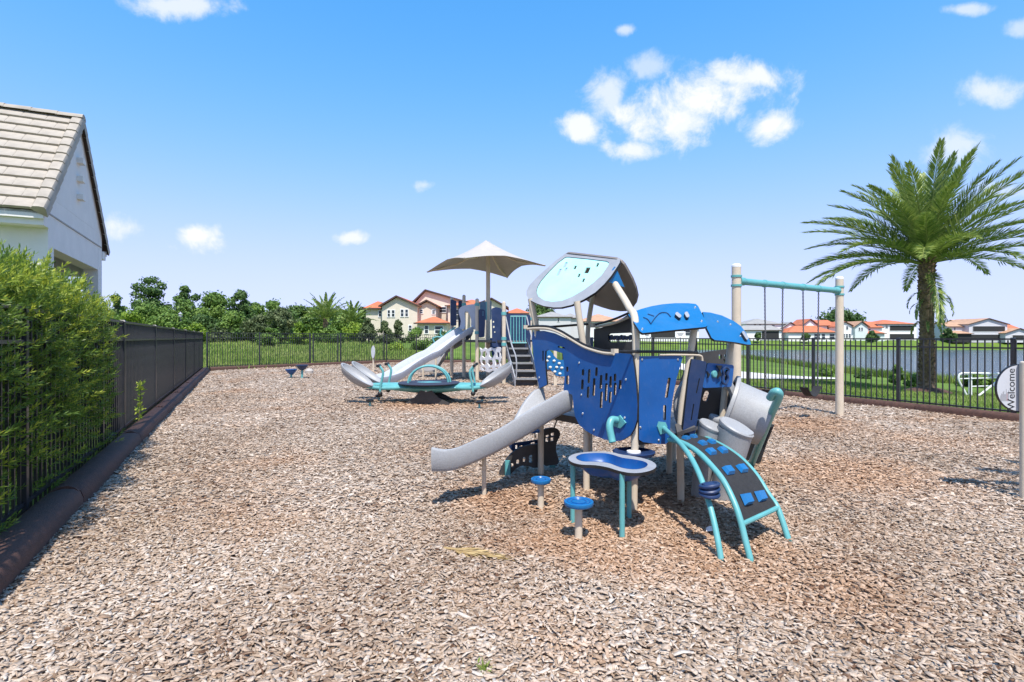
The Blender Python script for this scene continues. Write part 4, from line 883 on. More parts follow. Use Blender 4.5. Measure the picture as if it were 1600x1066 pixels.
    # rear panels
    mg = vplane(P7, (1.28, 5.75)); gp = panel('rear_panel', [(928,514),(940,512),(955,507),(970,499),(985,489),(993,486),(993,602),(927,602)], [rounded([(950,521.5),(988,520),(988,534),(951,535)], 4)], mg, .02, DGREY, BLACK, th)
    mg2 = vplane((P7[0], P7[1]+.03), (1.28, 5.78))
    for k, x in enumerate((954, 959.5, 964.5, 969, 974, 979, 984)): panel('slider_block', rounded([(x-1.8,524+(k % 2)),(x+1.8,523+(k % 3)),(x+1.8,531-(k % 2)),(x-1.8,532)], 1), [], mg2, .02, NAVY, BLACK, gp)
    mb_ = vplane((.34, 6.02), (P7[0], P7[1]+.05)); panel('back_panel', [(880,532),(927,527),(927,556),(880,556)], [], mb_, .02, NAVY, BLACK, th)
    mq = vplane((.33, 5.99), (P7[0]-.02, P7[1]-.04)); q_ = [mq(852,511.5), mq(880,509.5), mq(924,506)]; mgr = vplane((P7[0]-.03, P7[1]-.05), (1.25, 5.70)); q2 = [mgr(931,507), mgr(945,503.5), mgr(962,498), mgr(985,488)]
    MB().tube(q_, .013, 8).obj('grip', BLACK, th); MB().tube(smoothpath(q2, 4), .013, 8).obj('grip', BLACK, th); MB().tube(smoothpath([mgr(x, y+4) for x, y in ((931,507),(945,504.5),(962,500.5),(984,491))], 4), .015, 8).obj('rail', BEIGE, th)
    MB().box(mgr(927, 508.5), (.06, .06, .05), .6).obj('clamp', BEIGE, th, 0)
    # tower roof: two sheets leaning together
    R1 = np.array((.633, 6.11, 2.463)); R2 = np.array((1.073, 5.43, 2.30)); L1 = PD(829, 468, 5.93); mR = plane3(R1, R2, L1)
    ol = [(884,395.5),(888,393.8),(893,393.8),(930,398),(960,401.5),(966,402.5),(969,406),(968.5,410),(965,416),(955,431),(944,444),(930,457),(912,468),(893,476.5),(877,480.3),(865,480.5),(850,478.3),(838,474),(827,468.5),(822.5,462),(822.5,455),(827,446),(838,434),(850,423),(866,409)]
    il = [(884,401.5),(889,401.5),(920,404.5),(948,408),(951.5,410.5),(950,415),(940,430),(928,441),(912,453),(895,463),(878,470),(862,471.5),(850,469),(841,463),(838,456),(839.5,449),(845,439),(858,424),(872,410)]
    r1 = panel('roof_frame', ol, [il], mR, .025, GREYB, BLACK, th)
    n1 = unit(np.cross(R2-R1, L1-R1)); n1 *= -np.sign(n1[2]); mR2 = plane3(R1+n1*.008, R2+n1*.008, L1+n1*.008)
    RH = [(883.5,414,2.0,4.2),(874,425.5,2.0,5.2),(884.5,421,1.9,2.6),(898.5,418,2.0,2.8),(917.5,422.5,3.6,4.6),(904.5,430.5,1.9,2.8),(911.5,438,1.9,2.8),(933.5,414,1.9,3.0)]
    panel('roof_pane', il, [rounded([(x-w+h*.45,y-h),(x+w+h*.45,y-h),(x+w-h*.45,y+h),(x-w-h*.45,y+h)], 1.0) for x, y, w, h in RH], mR2, .012, MINT, MINT, r1)
    ax = unit(R2-R1); hz = unit(np.cross(ax*np.array((1,1,0)), np.array((0,0,1.0)))); 
    def mirror(p): return p-2*np.dot(p-R1, hz)*hz
    b = MB(); pts = [mirror(mR(x, y)) for x, y in ol]; n2_ = n1-2*np.dot(n1, hz)*hz; b.prism(pts, n2_*.025); b.obj('roof_sheet', mat('taupe_board', (.19,.165,.145), .55, .1, 5), th, 0)
    g1, g2 = mR(962, 416), mirror(mR(962, 416)); dn = np.array((0,0,-1.0)); rr = (R2+ax*-.06)
    MB().prism([PD(962,417,5.36), PD(946,439,5.33), PD(976,449,5.40)], -ax*.02).obj('gusset', BLUE2, th, 0)
    # two blue roof sheets of the second tower
    mS = plane3(PD(1005,520,4.62), PD(1103,510,4.92), PD(1040,476,5.2)); ol = [(981.5,491.5),(990,487),(1003,482.5),(1018,478.5),(1035,475.5),(1055,473.8),(1075,473.8),(1087,475),(1091,478.5),(1104,505),(1105.5,509),(1102,511),(1080,513),(1050,516),(1020,519),(1004,520.5),(1000,518),(990,503)]
    s1_ = panel('blue_roof', ol, [], mS, .02, BLUE2, BLACK, th); bolts(s1_, [(988,491.5),(1003.5,514.5),(1086,480.5),(1096,502)], mS, .012)
    for c in ((1060,492,5.2,2.6,40),(1073.5,491.5,4.6,2.8,62)): panel('roof_knob', slot(*c), [], plane3(*[q+np.array((0,-.02,.025)) for q in (PD(1005,520,4.62), PD(1103,510,4.92), PD(1040,476,5.2))]), .03, GREYB, BLACK, s1_)
    mSl = plane3(*[q+np.array((0,-.004,.006)) for q in (PD(1005,520,4.62), PD(1103,510,4.92), PD(1040,476,5.2))])
    for ln in ([(1005,496),(1012,499),(1017,506)],[(1017,506),(1024,496),(1032,489),(1042,489),(1048,495)],[(1012,490.5),(1022,494)]): MB().tube(smoothpath([mSl(x, y) for x, y in ln], 4), .004, 5).obj('groove', NAVY, s1_)
    mS2 = plane3(PD(1112,529,4.98), PD(1172,538,5.35), PD(1130,495,5.5)); ol = [(1098,487.5),(1110,488.5),(1128,493),(1147,502),(1158,510),(1165,519),(1172,533),(1173.5,538.5),(1168,538.5),(1150,535),(1130,532.5),(1117,531.5),(1112,528),(1104,512)]
    s2_ = panel('blue_roof', ol, [], mS2, .02, BLUE2, BLACK, th); bolts(s2_, [(1141,507.5),(1156.5,525.5),(1121,503)], mS2, .012); panel('roof_knob', slot(1164.5, 524, 7.5, 2.0, 58), [], plane3(*[q+np.array((0,-.02,.025)) for q in (PD(1112,529,4.98), PD(1172,538,5.35), PD(1130,495,5.5))]), .03, GREYB, BLACK, s2_)
    # right hand side: ring, panels, tunnel
    cr = PD(1104, 634, 5.32); dr = unit(np.array((.30,-.95,0))); ring = MB().lathe([(.30,-.02),(.365,-.02),(.365,.015),(.35,.03),(.30,.03),(.295,0),(.30,-.0199)], cr, dr, 36); ring.f = ring.f[:-2]; ring.m = ring.m[:-2]; ring.obj('tunnel_ring', PLAST, th)
    mN = vplane((1.66,4.99), (1.83,5.06)); panel('upright_panel', [(1081,561),(1092,562.5),(1103,565.5),(1104,569),(1095,622),(1086,678),(1083,681),(1067,673),(1069,655),(1076,590)], [slot(1090.5, 603, .9, 12, 12), slot(1082, 644, .9, 13, 9)], mN, .02, NAVY, BLACK, th)
    mQ = vplane((1.85,5.75), (2.35,5.95)); dp = panel('inner_panel', [(1092,552),(1110,549),(1137,545.5),(1138,560),(1139,610),(1130,655),(1082,655),(1070,640),(1060,610),(1070,580),(1084,566)], [slot(1103.5, 619, 4.2, 8.5, 18), slot(1125.5, 557.5, 2.4, 3.8), slot(1133,556,1.4,3,20), slot(1132,564,1.2,3,-20)], mQ, .02, DGREY, BLACK, th)
    mK = vplane((1.84,5.17), (2.15,5.36)); kp = panel('activity_panel', rounded([(1105.5,567),(1147,570.5),(1143.5,604.5),(1097.5,606.5)], 4), [slot(1134.5, 586, 1.7, 8.5, 6)], mK, .025, BLUE, BLACK, th)
    nK = np.array((.19,-.31,0)); nK = nK/np.linalg.norm(nK); nK = np.array((.52,-.85,0))
    MB().lathe([(.034,0),(.034,.02),(.026,.026)], mK(1114.5, 584.5), nK, 18).obj('turning_knob', TEAL, kp)
    mK2 = vplane((1.84+.016,5.17-.026), (2.15+.016,5.36-.026))
    for tri_ in ([(1105,580),(1110,585),(1107,591)],[(1120,571),(1129,571.5),(1125,579)],[(1125,577),(1128,586),(1121,592)]): panel('shape_block', tri_, [], mK2, .012, BLACK, BLACK, kp)
    # figure-eight frame on the activity panel
    MB().tube(smoothpath([mK2(*q) for q in ((1134,574),(1139,578),(1136.5,585),(1138,592),(1133,600),(1128.5,596),(1131,586),(1129.5,579))], 4, True), .012, 6, closed=True).obj('maze_frame', NAVY, kp)
    c1 = PD(1134, 634, 5.62); c2 = PD(1196, 657, 5.50); axd = unit(c2-c1); Lt = np.linalg.norm(c2-c1)
    pr = [(.27,0),(.285,.0),(.33,0),(.335,.035),(.29,.045),(.285,.06),(.27,Lt*.6),(.265,Lt),(.245,Lt),(.25,.05)]; tn = MB().lathe(pr, c1, axd, 36); tn.f = tn.f[:-2]; tn.m = tn.m[:-2]; tn.obj('tunnel', PLAST, th)
    # right climber seen edge-on: thick teal rail and black plate
    rp = [PD(1173,727,6.35), PD(1188,690,5.8), PD(1203,652,5.35), PD(1213,630,5.15), PD(1217.5,619,5.05), PD(1215.5,612.5,5.02), PD(1209,613.5,5.05), PD(1203,622,5.12)]
    ml = MB().tube(smoothpath(rp, 6), .037, 12).obj('climber_rail', TEAL, th)
    pl = [PD(1180,727,6.42), PD(1195,695,6.35), PD(1206,668,6.2)]; MB().prism([pl[0]+(0,0,-.1), pl[1], pl[2], pl[2]+np.array((-.12,.30,.05)), pl[1]+np.array((-.12,.30,0)), pl[0]+np.array((-.12,.30,-.1))], (.03,.0,.03)).obj('climber_plate', RUBBER, ml, 0)
    # slide
    c0 = np.array((.469, 5.722)); S = [0, .10, .3, .55, .859, 1.13, 1.30, 1.42, 1.54]; ZB = [.757, .735, .66, .56, .448, .372, .338, .335, .348]; ZT = [.955, .965, .89, .79, .655, .575, .53, .525, .555]; WD = [.25,.255,.255,.255,.255,.26,.265,.265,.255]
    sp = smoothpath(list(zip(S, ZB, ZT, WD)), 4); b = MB(); vs = []; d2 = nA[:2]; w2 = tA[:2]
    for (s, zb, zt, w) in sp:                              # near wall straight, far wall drawn in and lowered towards the exit
        k = float(sst((s-.05)/1.1)); near = c0+d2*s+w2*w; fv = -w2*.5*(1-k)+np.array((.06,.36))*k; e = math.hypot(*fv); zf = max(zt-.02-.15*float(sst((s-.0)/.75)), zb+.06)
        sec = [(.015,zb),(-.012,zb+.03),(-.02,zt-.015),(-.012,zt),(.012,zt+.004),(.03,zt-.015),(.055,zb+.075),(.11,zb+.04),(e/2,zb+.03),(e-.11,zb+.04),(e-.055,min(zb+.075-.02*k, zf-.02)),(e-.03,zf-.012),(e-.012,zf+.004),(e+.012,zf),(e+.02,zf-.015),(e+.012,zb+.03),(e-.015,zb)]
        for (u_, z) in sec: p = near+fv/e*u_; vs.append((p[0], p[1], z))
    n_ = len(sec); K = len(sp); fs = [(i*n_+j, i*n_+(j+1) % n_, (i+1)*n_+(j+1) % n_, (i+1)*n_+j) for i in range(K-1) for j in range(n_)]+[tuple(range(n_)), tuple(range(K*n_-1, (K-1)*n_-1, -1))]
    b.add(vs, fs); sl = b.obj('slide', PLAST, th, 50)
    MB().tube([(-.265,5.17,SUB),(-.265,5.17,.44)], .022, 10).obj('slide_leg', BEIGE, sl); 
    # teal spout
    mv = m1; q0 = m1(966, 656)+nA*.02; mS_ = plane(q0+nA*.09, (nA[0], nA[1], 0))
    panel('spout_flange', [(968,649),(977.5,661),(969,669.5),(955,665),(957,657)], [], vplane(o1+nA*.012, o3+nA*.012), .012, TEAL, TEAL, th)
    MB().tube(smoothpath([q0, q0+nA*.06+(0,0,.005), q0+nA*.10+np.array((.01,-.01,-.05)), q0+nA*.11+np.array((.03,-.03,-.14)), q0+nA*.12+np.array((.045,-.04,-.18))], 5), .032, 14).obj('spout', TEAL, th)
    # climbing ramp
    u_ = np.array((-.235, 1.0)); 
    def rail_map(f): return vplane(f, (f[0]+u_[0], f[1]+u_[1]))
    f2, f3, f1 = (1.603, 3.653), (2.04, 4.01), (1.41, 3.664); mA, mB = rail_map(f2), rail_map(f3); mC = vplane(f1, (1.355, 4.88))
    t2 = [(1046,687),(1060,690),(1076,697),(1092,708),(1110,726),(1130,751),(1147,785),(1157,814),(1164,842),(1173.5,878)]
    t3 = [(1081,679.5),(1096,682.5),(1115,690),(1137,702),(1160,719),(1182,743),(1201,773),(1213,790),(1221,810),(1233.5,848)]
    r2 = smoothpath([mA(*q) for q in t2], 5); r3 = smoothpath([mB(*q) for q in t3], 5); k = len(r2); n0 = int(k*.80)
    b = MB(); vs = []
    for i in range(0, n0+1):
        a_, c_ = r2[i], r3[min(i, len(r3)-1)]; vs += [a_+(0,0,.012), c_+(0,0,.012), a_-(0,0,.006), c_-(0,0,.006)]
    fs = []
    for i in range(n0): q_ = i*4; fs += [(q_, q_+1, q_+5, q_+4), (q_+2, q_+6, q_+7, q_+3), (q_, q_+4, q_+6, q_+2), (q_+1, q_+3, q_+7, q_+5)]
    fs += [(0,2,3,1), (n0*4, n0*4+1, n0*4+3, n0*4+2)]
    mt = b.add(vs, fs).obj('climbing_ramp', RUBBER, th, 30)
    for r_ in (r2, r3): r_.append(r_[-1]+np.array((0,0,-.06)))
    MB().tube(r2, .022, 12).obj('ramp_rail', TEAL, mt); MB().tube(r3, .022, 12).obj('ramp_rail', TEAL, mt); MB().tube([r2[n0], r3[n0]], .019, 10).obj('ramp_crossbar', TEAL, mt)
    for (fi, la, lb_) in ((.13,.30,.62),(.24,.42,.78),(.36,.28,.68),(.52,.25,.66),(.67,.28,.68)):
        i = int(fi*k); tng = unit(r2[i+1]-r2[i-1]); 
        for la_ in (la, lb_):
            c_ = r2[i]*(1-la_)+r3[i]*la_; ac = unit(r3[i]-r2[i]); nn_ = np.cross(ac, tng); nn_ = nn_*np.sign(nn_[2]); c_ = c_+nn_*.016; hl, hw_ = .062, .042
            base4 = [c_+ac*sx_*hl+tng*sy_*hw_ for sx_, sy_ in ((-1,-1),(1,-1),(1,1),(-1,1))]; top4 = [c_+ac*sx_*hl*.8+tng*sy_*hw_*.75+nn_*.03 for sx_, sy_ in ((-1,-1),(1,-1),(1,1),(-1,1))]
            MB().add(base4+top4, [(0,3,2,1),(4,5,6,7),(0,1,5,4),(1,2,6,5),(2,3,7,6),(3,0,4,7)]).obj('foothold', BLUE2, mt, 0)
    # single curved teal pole with spiral step
    r1_ = smoothpath([mC(*q) for q in ((1035,667),(1046,677),(1062,692),(1078,713),(1092,740),(1103,770),(1113,805),(1121,842),(1127,877))], 5); r1_.append(r1_[-1]+np.array((0,0,-.06))); pole = MB().tube(r1_, .021, 12).obj('climbing_pole', TEAL, th)
    panel('pole_flange', [(1030,659),(1040,660),(1043,667),(1040,677),(1032,679),(1027.5,667)], [], vplane(b3+nB*.012, b4+nB*.012), .012, TEAL, TEAL, pole)
    pc = mC(1108.5, 765)
    for k_ in range(3): MB().tube([pc+np.array((math.cos(a)*.062, math.sin(a)*.055, -.03+.03*k_+.012*math.sin(a+k_))) for a in np.linspace(0, 2*math.pi, 17)[:-1]], .014, 8, closed=True).obj('spiral_step', NAVY, pole)
    MB().lathe([(.02,-.05),(.05,-.04),(.05,.04),(.02,.05)], pc, n=14).obj('step_hub', NAVY, pole)
    MB().prism([PD(1055,668,5.0), PD(1078,662,5.05), PD(1087,672,4.98), PD(1058,681,4.93)], (0,0,.03)).obj('step_lip', DGREY, th, 0)
near_structure()
def lump(name, label, cat, group, d, px, py, r, tilt, mt):
    c = PD(px, py, d); b0 = np.array((c[0]-tilt[0]*.25, c[1]-tilt[1]*.25+.04, -.05)); th = thing(name, label, cat, (b0[0], b0[1], 0), group); ax = unit(np.array((tilt[0], tilt[1], 1.0)))
    K = 9; rs = np.linspace(r*.62, r, K); path = [b0+(c-ax*.03-b0)*t for t in np.linspace(0, 1, K)]
    MB().tube(path, rs, 28).obj('pod_body', PLAST, th, 40); MB().lathe([(r*.95,-.05),(r*1.04,-.03),(r*1.05,-.008),(r*.97,.004),(r*.5,.008)], c, ax, 30).obj('pod_top', PLAST, th, 40)
GP = 'grey stepping pods beside the climbing ramp'
lump('stepping_pod', 'large round grey stepping pod with tilted top beside the climbing ramp', 'stepping pod', GP, 4.98, 1152, 666, .155, (.42,-.34), PLAST)
lump('stepping_pod', 'smaller grey stepping pod left of the large one beside the climbing ramp', 'stepping pod', GP, 5.1, 1113, 664, .115, (.38,-.30), PLAST)
lump('stepping_pod', 'narrow grey stepping pod half hidden between the other two pods', 'stepping pod', GP, 5.5, 1121, 652, .075, (.3,-.25), PLAST)

# stools
def stool(label, px, py, top_y, w, m=BLUE2):
    p = G(px, py); d = p[1]; z = CH-(top_y-HY)/F*d; r = w/F*d; th = thing('stool', label, 'stool', p, 'round seats on single posts')
    MB().tube([(p[0], p[1], -.06), (p[0], p[1], z-.02)], .029, 12).obj('post', BEIGE, th)
    o = MB().lathe([(r*.4,-.035),(r*.92,-.025),(r,-.008),(r*.97,.008),(r*.9,.012),(r*.8,.006),(r*.3,.004)], (p[0], p[1]-.01, z), n=28).obj('seat', m, th, 40)
    for q in (.75, .5): MB().tube([(p[0]+math.cos(a)*r*q, p[1]-.01+math.sin(a)*r*q, z+.006) for a in np.linspace(0, 2*math.pi, 25)[:-1]], .004, 5, closed=True).obj('seat_ring', BLUE, o)
stool('round blue stool on a beige post in front of the sand table', 904, 841, 784, 23.5); stool('round blue stool on a beige post under the short slide', 845, 793, 749, 16)

# sand table
def table():
    th = thing('sand_table', 'grey kidney shaped play table with blue bowl and teal legs', 'play table', (.72, 4.3, 0)); z = .5; mz = zplane(z)
    o_ = smoothpath([(888,715.5),(897,709.5),(915,706.5),(940,705.5),(960,707.5),(978,711),(1000,715),(1018,720.5),(1025.5,727.5),(1020,734),(1003,738.5),(985,739),(968,736),(950,730.5),(930,727),(908,726),(893,722)], 3, True)
    i_ = smoothpath([(900,715.5),(908,710.5),(925,708.8),(945,709),(958,711.5),(972,716),(990,718.5),(1005,721.5),(1012,726),(1007,731),(994,733.5),(978,732.5),(965,729),(950,723.5),(930,721.5),(910,721)], 3, True)
    top = panel('table_top', o_, [i_], mz, .025, GREYB, BLACK, th)
    ring = [np.array(mz(*q)) for q in i_]; c = sum(ring)/len(ring); b = MB(); vs = []; lv = [(1.0,.004),(.985,-.02),(.90,-.07),(.70,-.115),(.35,-.135)]
    for (s, dz_) in lv: vs += [c+(p-c)*s+np.array((0,0,dz_)) for p in ring]
    k = len(ring); fs = [(i*k+j, i*k+(j+1) % k, (i+1)*k+(j+1) % k, (i+1)*k+j) for i in range(len(lv)-1) for j in range(k)]+[tuple((len(lv)-1)*k+j for j in range(k))]
    b.add(vs, fs).obj('bowl', BLUE, th, 60)
    for (x, y, ty) in ((895,814,722),(972,839.5,738)): p = G(x, y); MB().tube([(p[0], p[1], -.06), (p[0], p[1], z-.02)], .021, 12).obj('leg', TEAL, th)
    for a in ((.98, 4.55),): MB().tube([(a[0], a[1], -.06), (a[0], a[1], z-.02)], .021, 12).obj('leg', TEAL, th)
table()
c = np.array((1.072, 4.79, .49)); th = thing('post_dish', 'round dark blue dish around the beige post above the table', 'dish', (c[0], c[1], c[2]-.03))
MB().lathe([(.04,-.02),(.15,-.022),(.178,-.012),(.185,.012),(.172,.016),(.155,.004),(.05,.0)], c, n=32).obj('dish', NAVY, th, 50); MB().lathe([(.036,0),(.062,0),(.06,.014),(.036,.02)], c+np.array((0,0,.002)), n=20).obj('collar', WHITEP, th)

# small dark ship-shaped panel behind the slide
def ship():
    d = 5.98; th = thing('ship_panel', 'dark grey ship shaped play panel with blue counter behind the short slide', 'play panel', (.2, d, 0)); m = vplane((-.05, 5.88), (.456, 6.10)); mb2 = vplane((-.05, 6.0), (.456, 6.22))
    panel('arched_panel', smoothpath([(781,742),(784,732),(791,719),(801,707),(814,699),(830,695),(845,694),(850,700),(848,716),(846,728),(836,731),(826,729),(816,728),(806,733),(797,742),(788,744)], 3, True), [slot(801,727,2.3,3.2),slot(809.5,722,2.6,3.6),slot(819.5,718,2.3,4),slot(829.5,717,3,6)], m, .025, DGREY, BLACK, th)
    panel('tall_panel', smoothpath([(850,674),(857,669),(867,668.5),(874,673),(875,681),(870,692),(869,705),(872.5,716),(872,725),(862,727),(850,726),(848,700)], 3, True), [rounded(q, .8) for q in ([(853,680),(858.5,679.5),(858,683.5),(853,684)],[(861,677),(866.5,676),(866.5,681),(861,682)],[(852.5,685.5),(858,685.5),(857.5,691),(852.5,690.5)],[(860.5,684),(866,683.5),(865.5,689),(860.5,690)])], m, .025, DGREY, BLACK, th)
    bp = panel('blue_panel', [(793,694),(842,687),(842,703),(820,706),(807,710),(800,704)], [rounded(q, .8) for q in ([(805,696),(809,695.5),(809,702),(805,701)],[(812,697),(817,695.5),(817,700),(812,701)],[(829.5,692),(836,690.5),(836,696.5),(829.5,698)])], mb2, .02, NAVY, BLACK, th)
    zc = .47; pts = [PD(797,692.5,5.75), PD(843,683.5,5.9), PD(848,680.5,6.1), PD(815,679,6.25), PD(803,687,6.0)]; MB().prism([(p[0], p[1], zc) for p in pts], (0,0,.025)).obj('counter', BLUE, th, 0)
    for (x, y, r) in ((832,680,.05),(838,683,.035)): p = PD(x, y, 6.0); MB().lathe([(r,0),(r,.012),(r*.7,.018)], (p[0], p[1], zc+.025), n=14).obj('dial', BLACK, th)
    for (x, y) in ((793,752),(863,738)): p = G(x, y-6); MB().box((p[0], p[1], .06), (.055, .03, .24), .3).obj('foot', TEAL, th, 0)
    for (x, y) in ((866, 668), (836, 684)):
        a = PD(x, y, 6.05); MB().tube([a, PD(x+ (7 if x > 850 else 0), y-20, 5.9)], .008, 6).obj('cord', BLACK, th)
ship()

# ================================================================ swing
def swing():
    A = np.array((3.63, 8.8, 0)); B = np.array((6.40, 10.63, 0)); t = unit(B-A); th = thing('swing_frame', 'single bay swing frame with two beige posts and a teal top beam', 'swing set', (A+B)/2)
    zt = 2.64; zb = 2.42; side = np.array((-t[1], t[0], 0)); ang = math.atan2(t[1], t[0])
    for P in (A, B):
        MB().tube([P-np.array((0,0,.06)), P+np.array((0,0,zt))], .073, 18).obj('post', BEIGE, th); MB().lathe([(.075,0),(.075,.03),(.05,.055),(.01,.06)], P+np.array((0,0,zt)), n=18).obj('cap', WHITEP, th)
        for dz_ in (-.075, .075): MB().lathe([(.079,-.018),(.086,-.016),(.086,.016),(.079,.018)], P+np.array((0,0,zb+dz_)), n=18).obj('clamp', TEAL, th)
    s0 = A+t*.09; s1 = B-t*.09; up = np.array((0,0,1.0)); MB().tube([s0+up*zb, s1+up*zb], .056, 16).obj('beam', TEAL, th)
    for P, sg in ((A, 1), (B, -1)): MB().lathe([(.066,0),(.066,.14),(.060,.15)], P+t*sg*.06+up*zb, t*sg, 16).obj('sleeve', TEAL, th)
    CH_M = MB()
    for k in range(2): pass
    link = MB(); link.tube([(math.cos(a)*.008, 0, math.sin(a)*.017) for a in np.linspace(0, 2*math.pi, 9)[:-1]], .0035, 4, closed=True); lm = link.mesh('link', STEEL)
    Lb = np.linalg.norm(B-A); GSW = 'belt swings hanging from the teal beam'
    def s_at(px):
        r = (px-CX)/F; return (r*A[1]-A[0])/(t[0]-r*t[1])
    for (xa, xb, zs, sw, lb) in ((1195, 1223, .62, .04, 'black belt swing nearer the play structure, left of the two'), (1254.7, 1279, .60, .02, 'black belt swing nearer the right post, right of the two')):
        sa, sb = s_at(xa), s_at(xb); pa_, pb2 = A+t*sa, A+t*sb; mid = (pa_+pb2)/2; st = thing('belt_swing', lb, 'swing', (mid[0], mid[1], 0), GSW)
        half = .24; ends = [(mid-t*half, pa_), (mid+t*half, pb2)]
        for (lo, hi) in ends:
            lo = lo+up*zs; hi = hi+up*(zb-.07); n = int(np.linalg.norm(hi-lo)/.030); ch = MB()
            for i in range(n):                                        # chain of small links joined as one part
                c = lo+(hi-lo)*(i+.5)/n; q = [(math.cos(a)*.011, math.sin(a)*.021) for a in np.linspace(0, 2*math.pi, 7)[:-1]]; w = t if i % 2 else side
                ch.tube([c+w*x+unit(hi-lo)*z for x, z in q], .007, 4, closed=True)
            co = ch.obj('chain', mat('galvanised_chain', (.10,.10,.105), .45, .3, 30), st); MB().tube([hi, hi+up*.05], .016, 8).obj('hanger', STEEL, co); 
        seat = [mid+t*s*half+up*(zs-.17*(1-(s*s))*1.0) for s in np.linspace(-1, 1, 15)]; w = side*.075; b = MB(); vs = []
        for p in seat: vs += [p-w, p+w, p+w-up*.012, p-w-up*.012]
        fs = [(i*4+j, i*4+(j+1) % 4, i*4+4+(j+1) % 4, i*4+4+j) for i in range(14) for j in range(4)]+[(0,1,2,3),(59,58,57,56)]
        b.add(vs, fs).obj('seat', RUBBER, st, 60)
        for xx in (xa, xb): MB().lathe([(.058,-.025),(.066,-.02),(.066,.02),(.058,.025)], A+t*s_at(xx)+up*zb, t, 14).obj('bracket', TEAL, th)
swing()

# ================================================================ welcome sign
def welcome():
    p = G(1601, 779); d = p[1]; th = thing('welcome_sign', 'round white Welcome sign turned sideways on a beige post at the right edge', 'sign', (p[0], p[1], 0)); zt = CH-(568-HY)/F*d
    MB().tube([(p[0], d, -.06), (p[0], d, zt)], .037, 14).obj('post', BEIGE, th); MB().lathe([(.038,0),(.036,.012),(.02,.02)], (p[0], d, zt), n=14).obj('cap', BEIGE, th)
    c = PD(1592.5, 606.5, d+.052); r = 37.5/F*d; n = np.array((0,-1.0,0)); SG = mat('sign_face_grey', (.52,.53,.56), .4, .05, 4)
    fo = MB().lathe([(r,-.012),(r,.006),(r*.97,.006)], c, n, 48).obj('sign_edge', BLACK, th, 30); MB().lathe([(r*.965,.004),(r*.965,.009)], c, n, 48).obj('sign_face', SG, fo, 30)
    cu = bpy.data.curves.new('t', 'FONT'); cu.body = 'Welcome'; cu.size = .098; cu.align_x = 'CENTER'; to = bpy.data.objects.new('t', cu); COL.objects.link(to); bpy.context.view_layer.update()
    me = bpy.data.meshes.new_from_object(to.evaluated_get(bpy.context.evaluated_depsgraph_get())); bpy.data.objects.remove(to); me.name = 'lettering'; me.materials.clear(); me.materials.append(BLACK)
    me.transform(Matrix.Rotation(R(90), 4, 'X') @ Matrix.Rotation(R(90), 4, 'Z')); pc = PD(1585.5, 608, d+.041); me.transform(Matrix.Translation(Vector(pc-base_of(th))))
    o = link_mesh('lettering', me, fo); BASE[o.name] = base_of(th)
    ink = mat('faded_grey_print', (.22,.22,.24), .5); red = mat('faded_red_print', (.40,.12,.12), .5); rnd = random.Random(3)
    for k in range(11):                                    # columns of tiny print running upward, as on the turned sign
        x = 1563.5+k*1.25; ln = rnd.uniform(.5, 1)*22*(1-.35*abs(k-6)/6); y0 = 627; q = PD(x, y0-ln/2, d+.0425); b = MB(); b.box(q, (.55/F*d, .0015, ln/F*d)); b.obj('print', red if k == 8 else ink, fo, 0)
welcome()

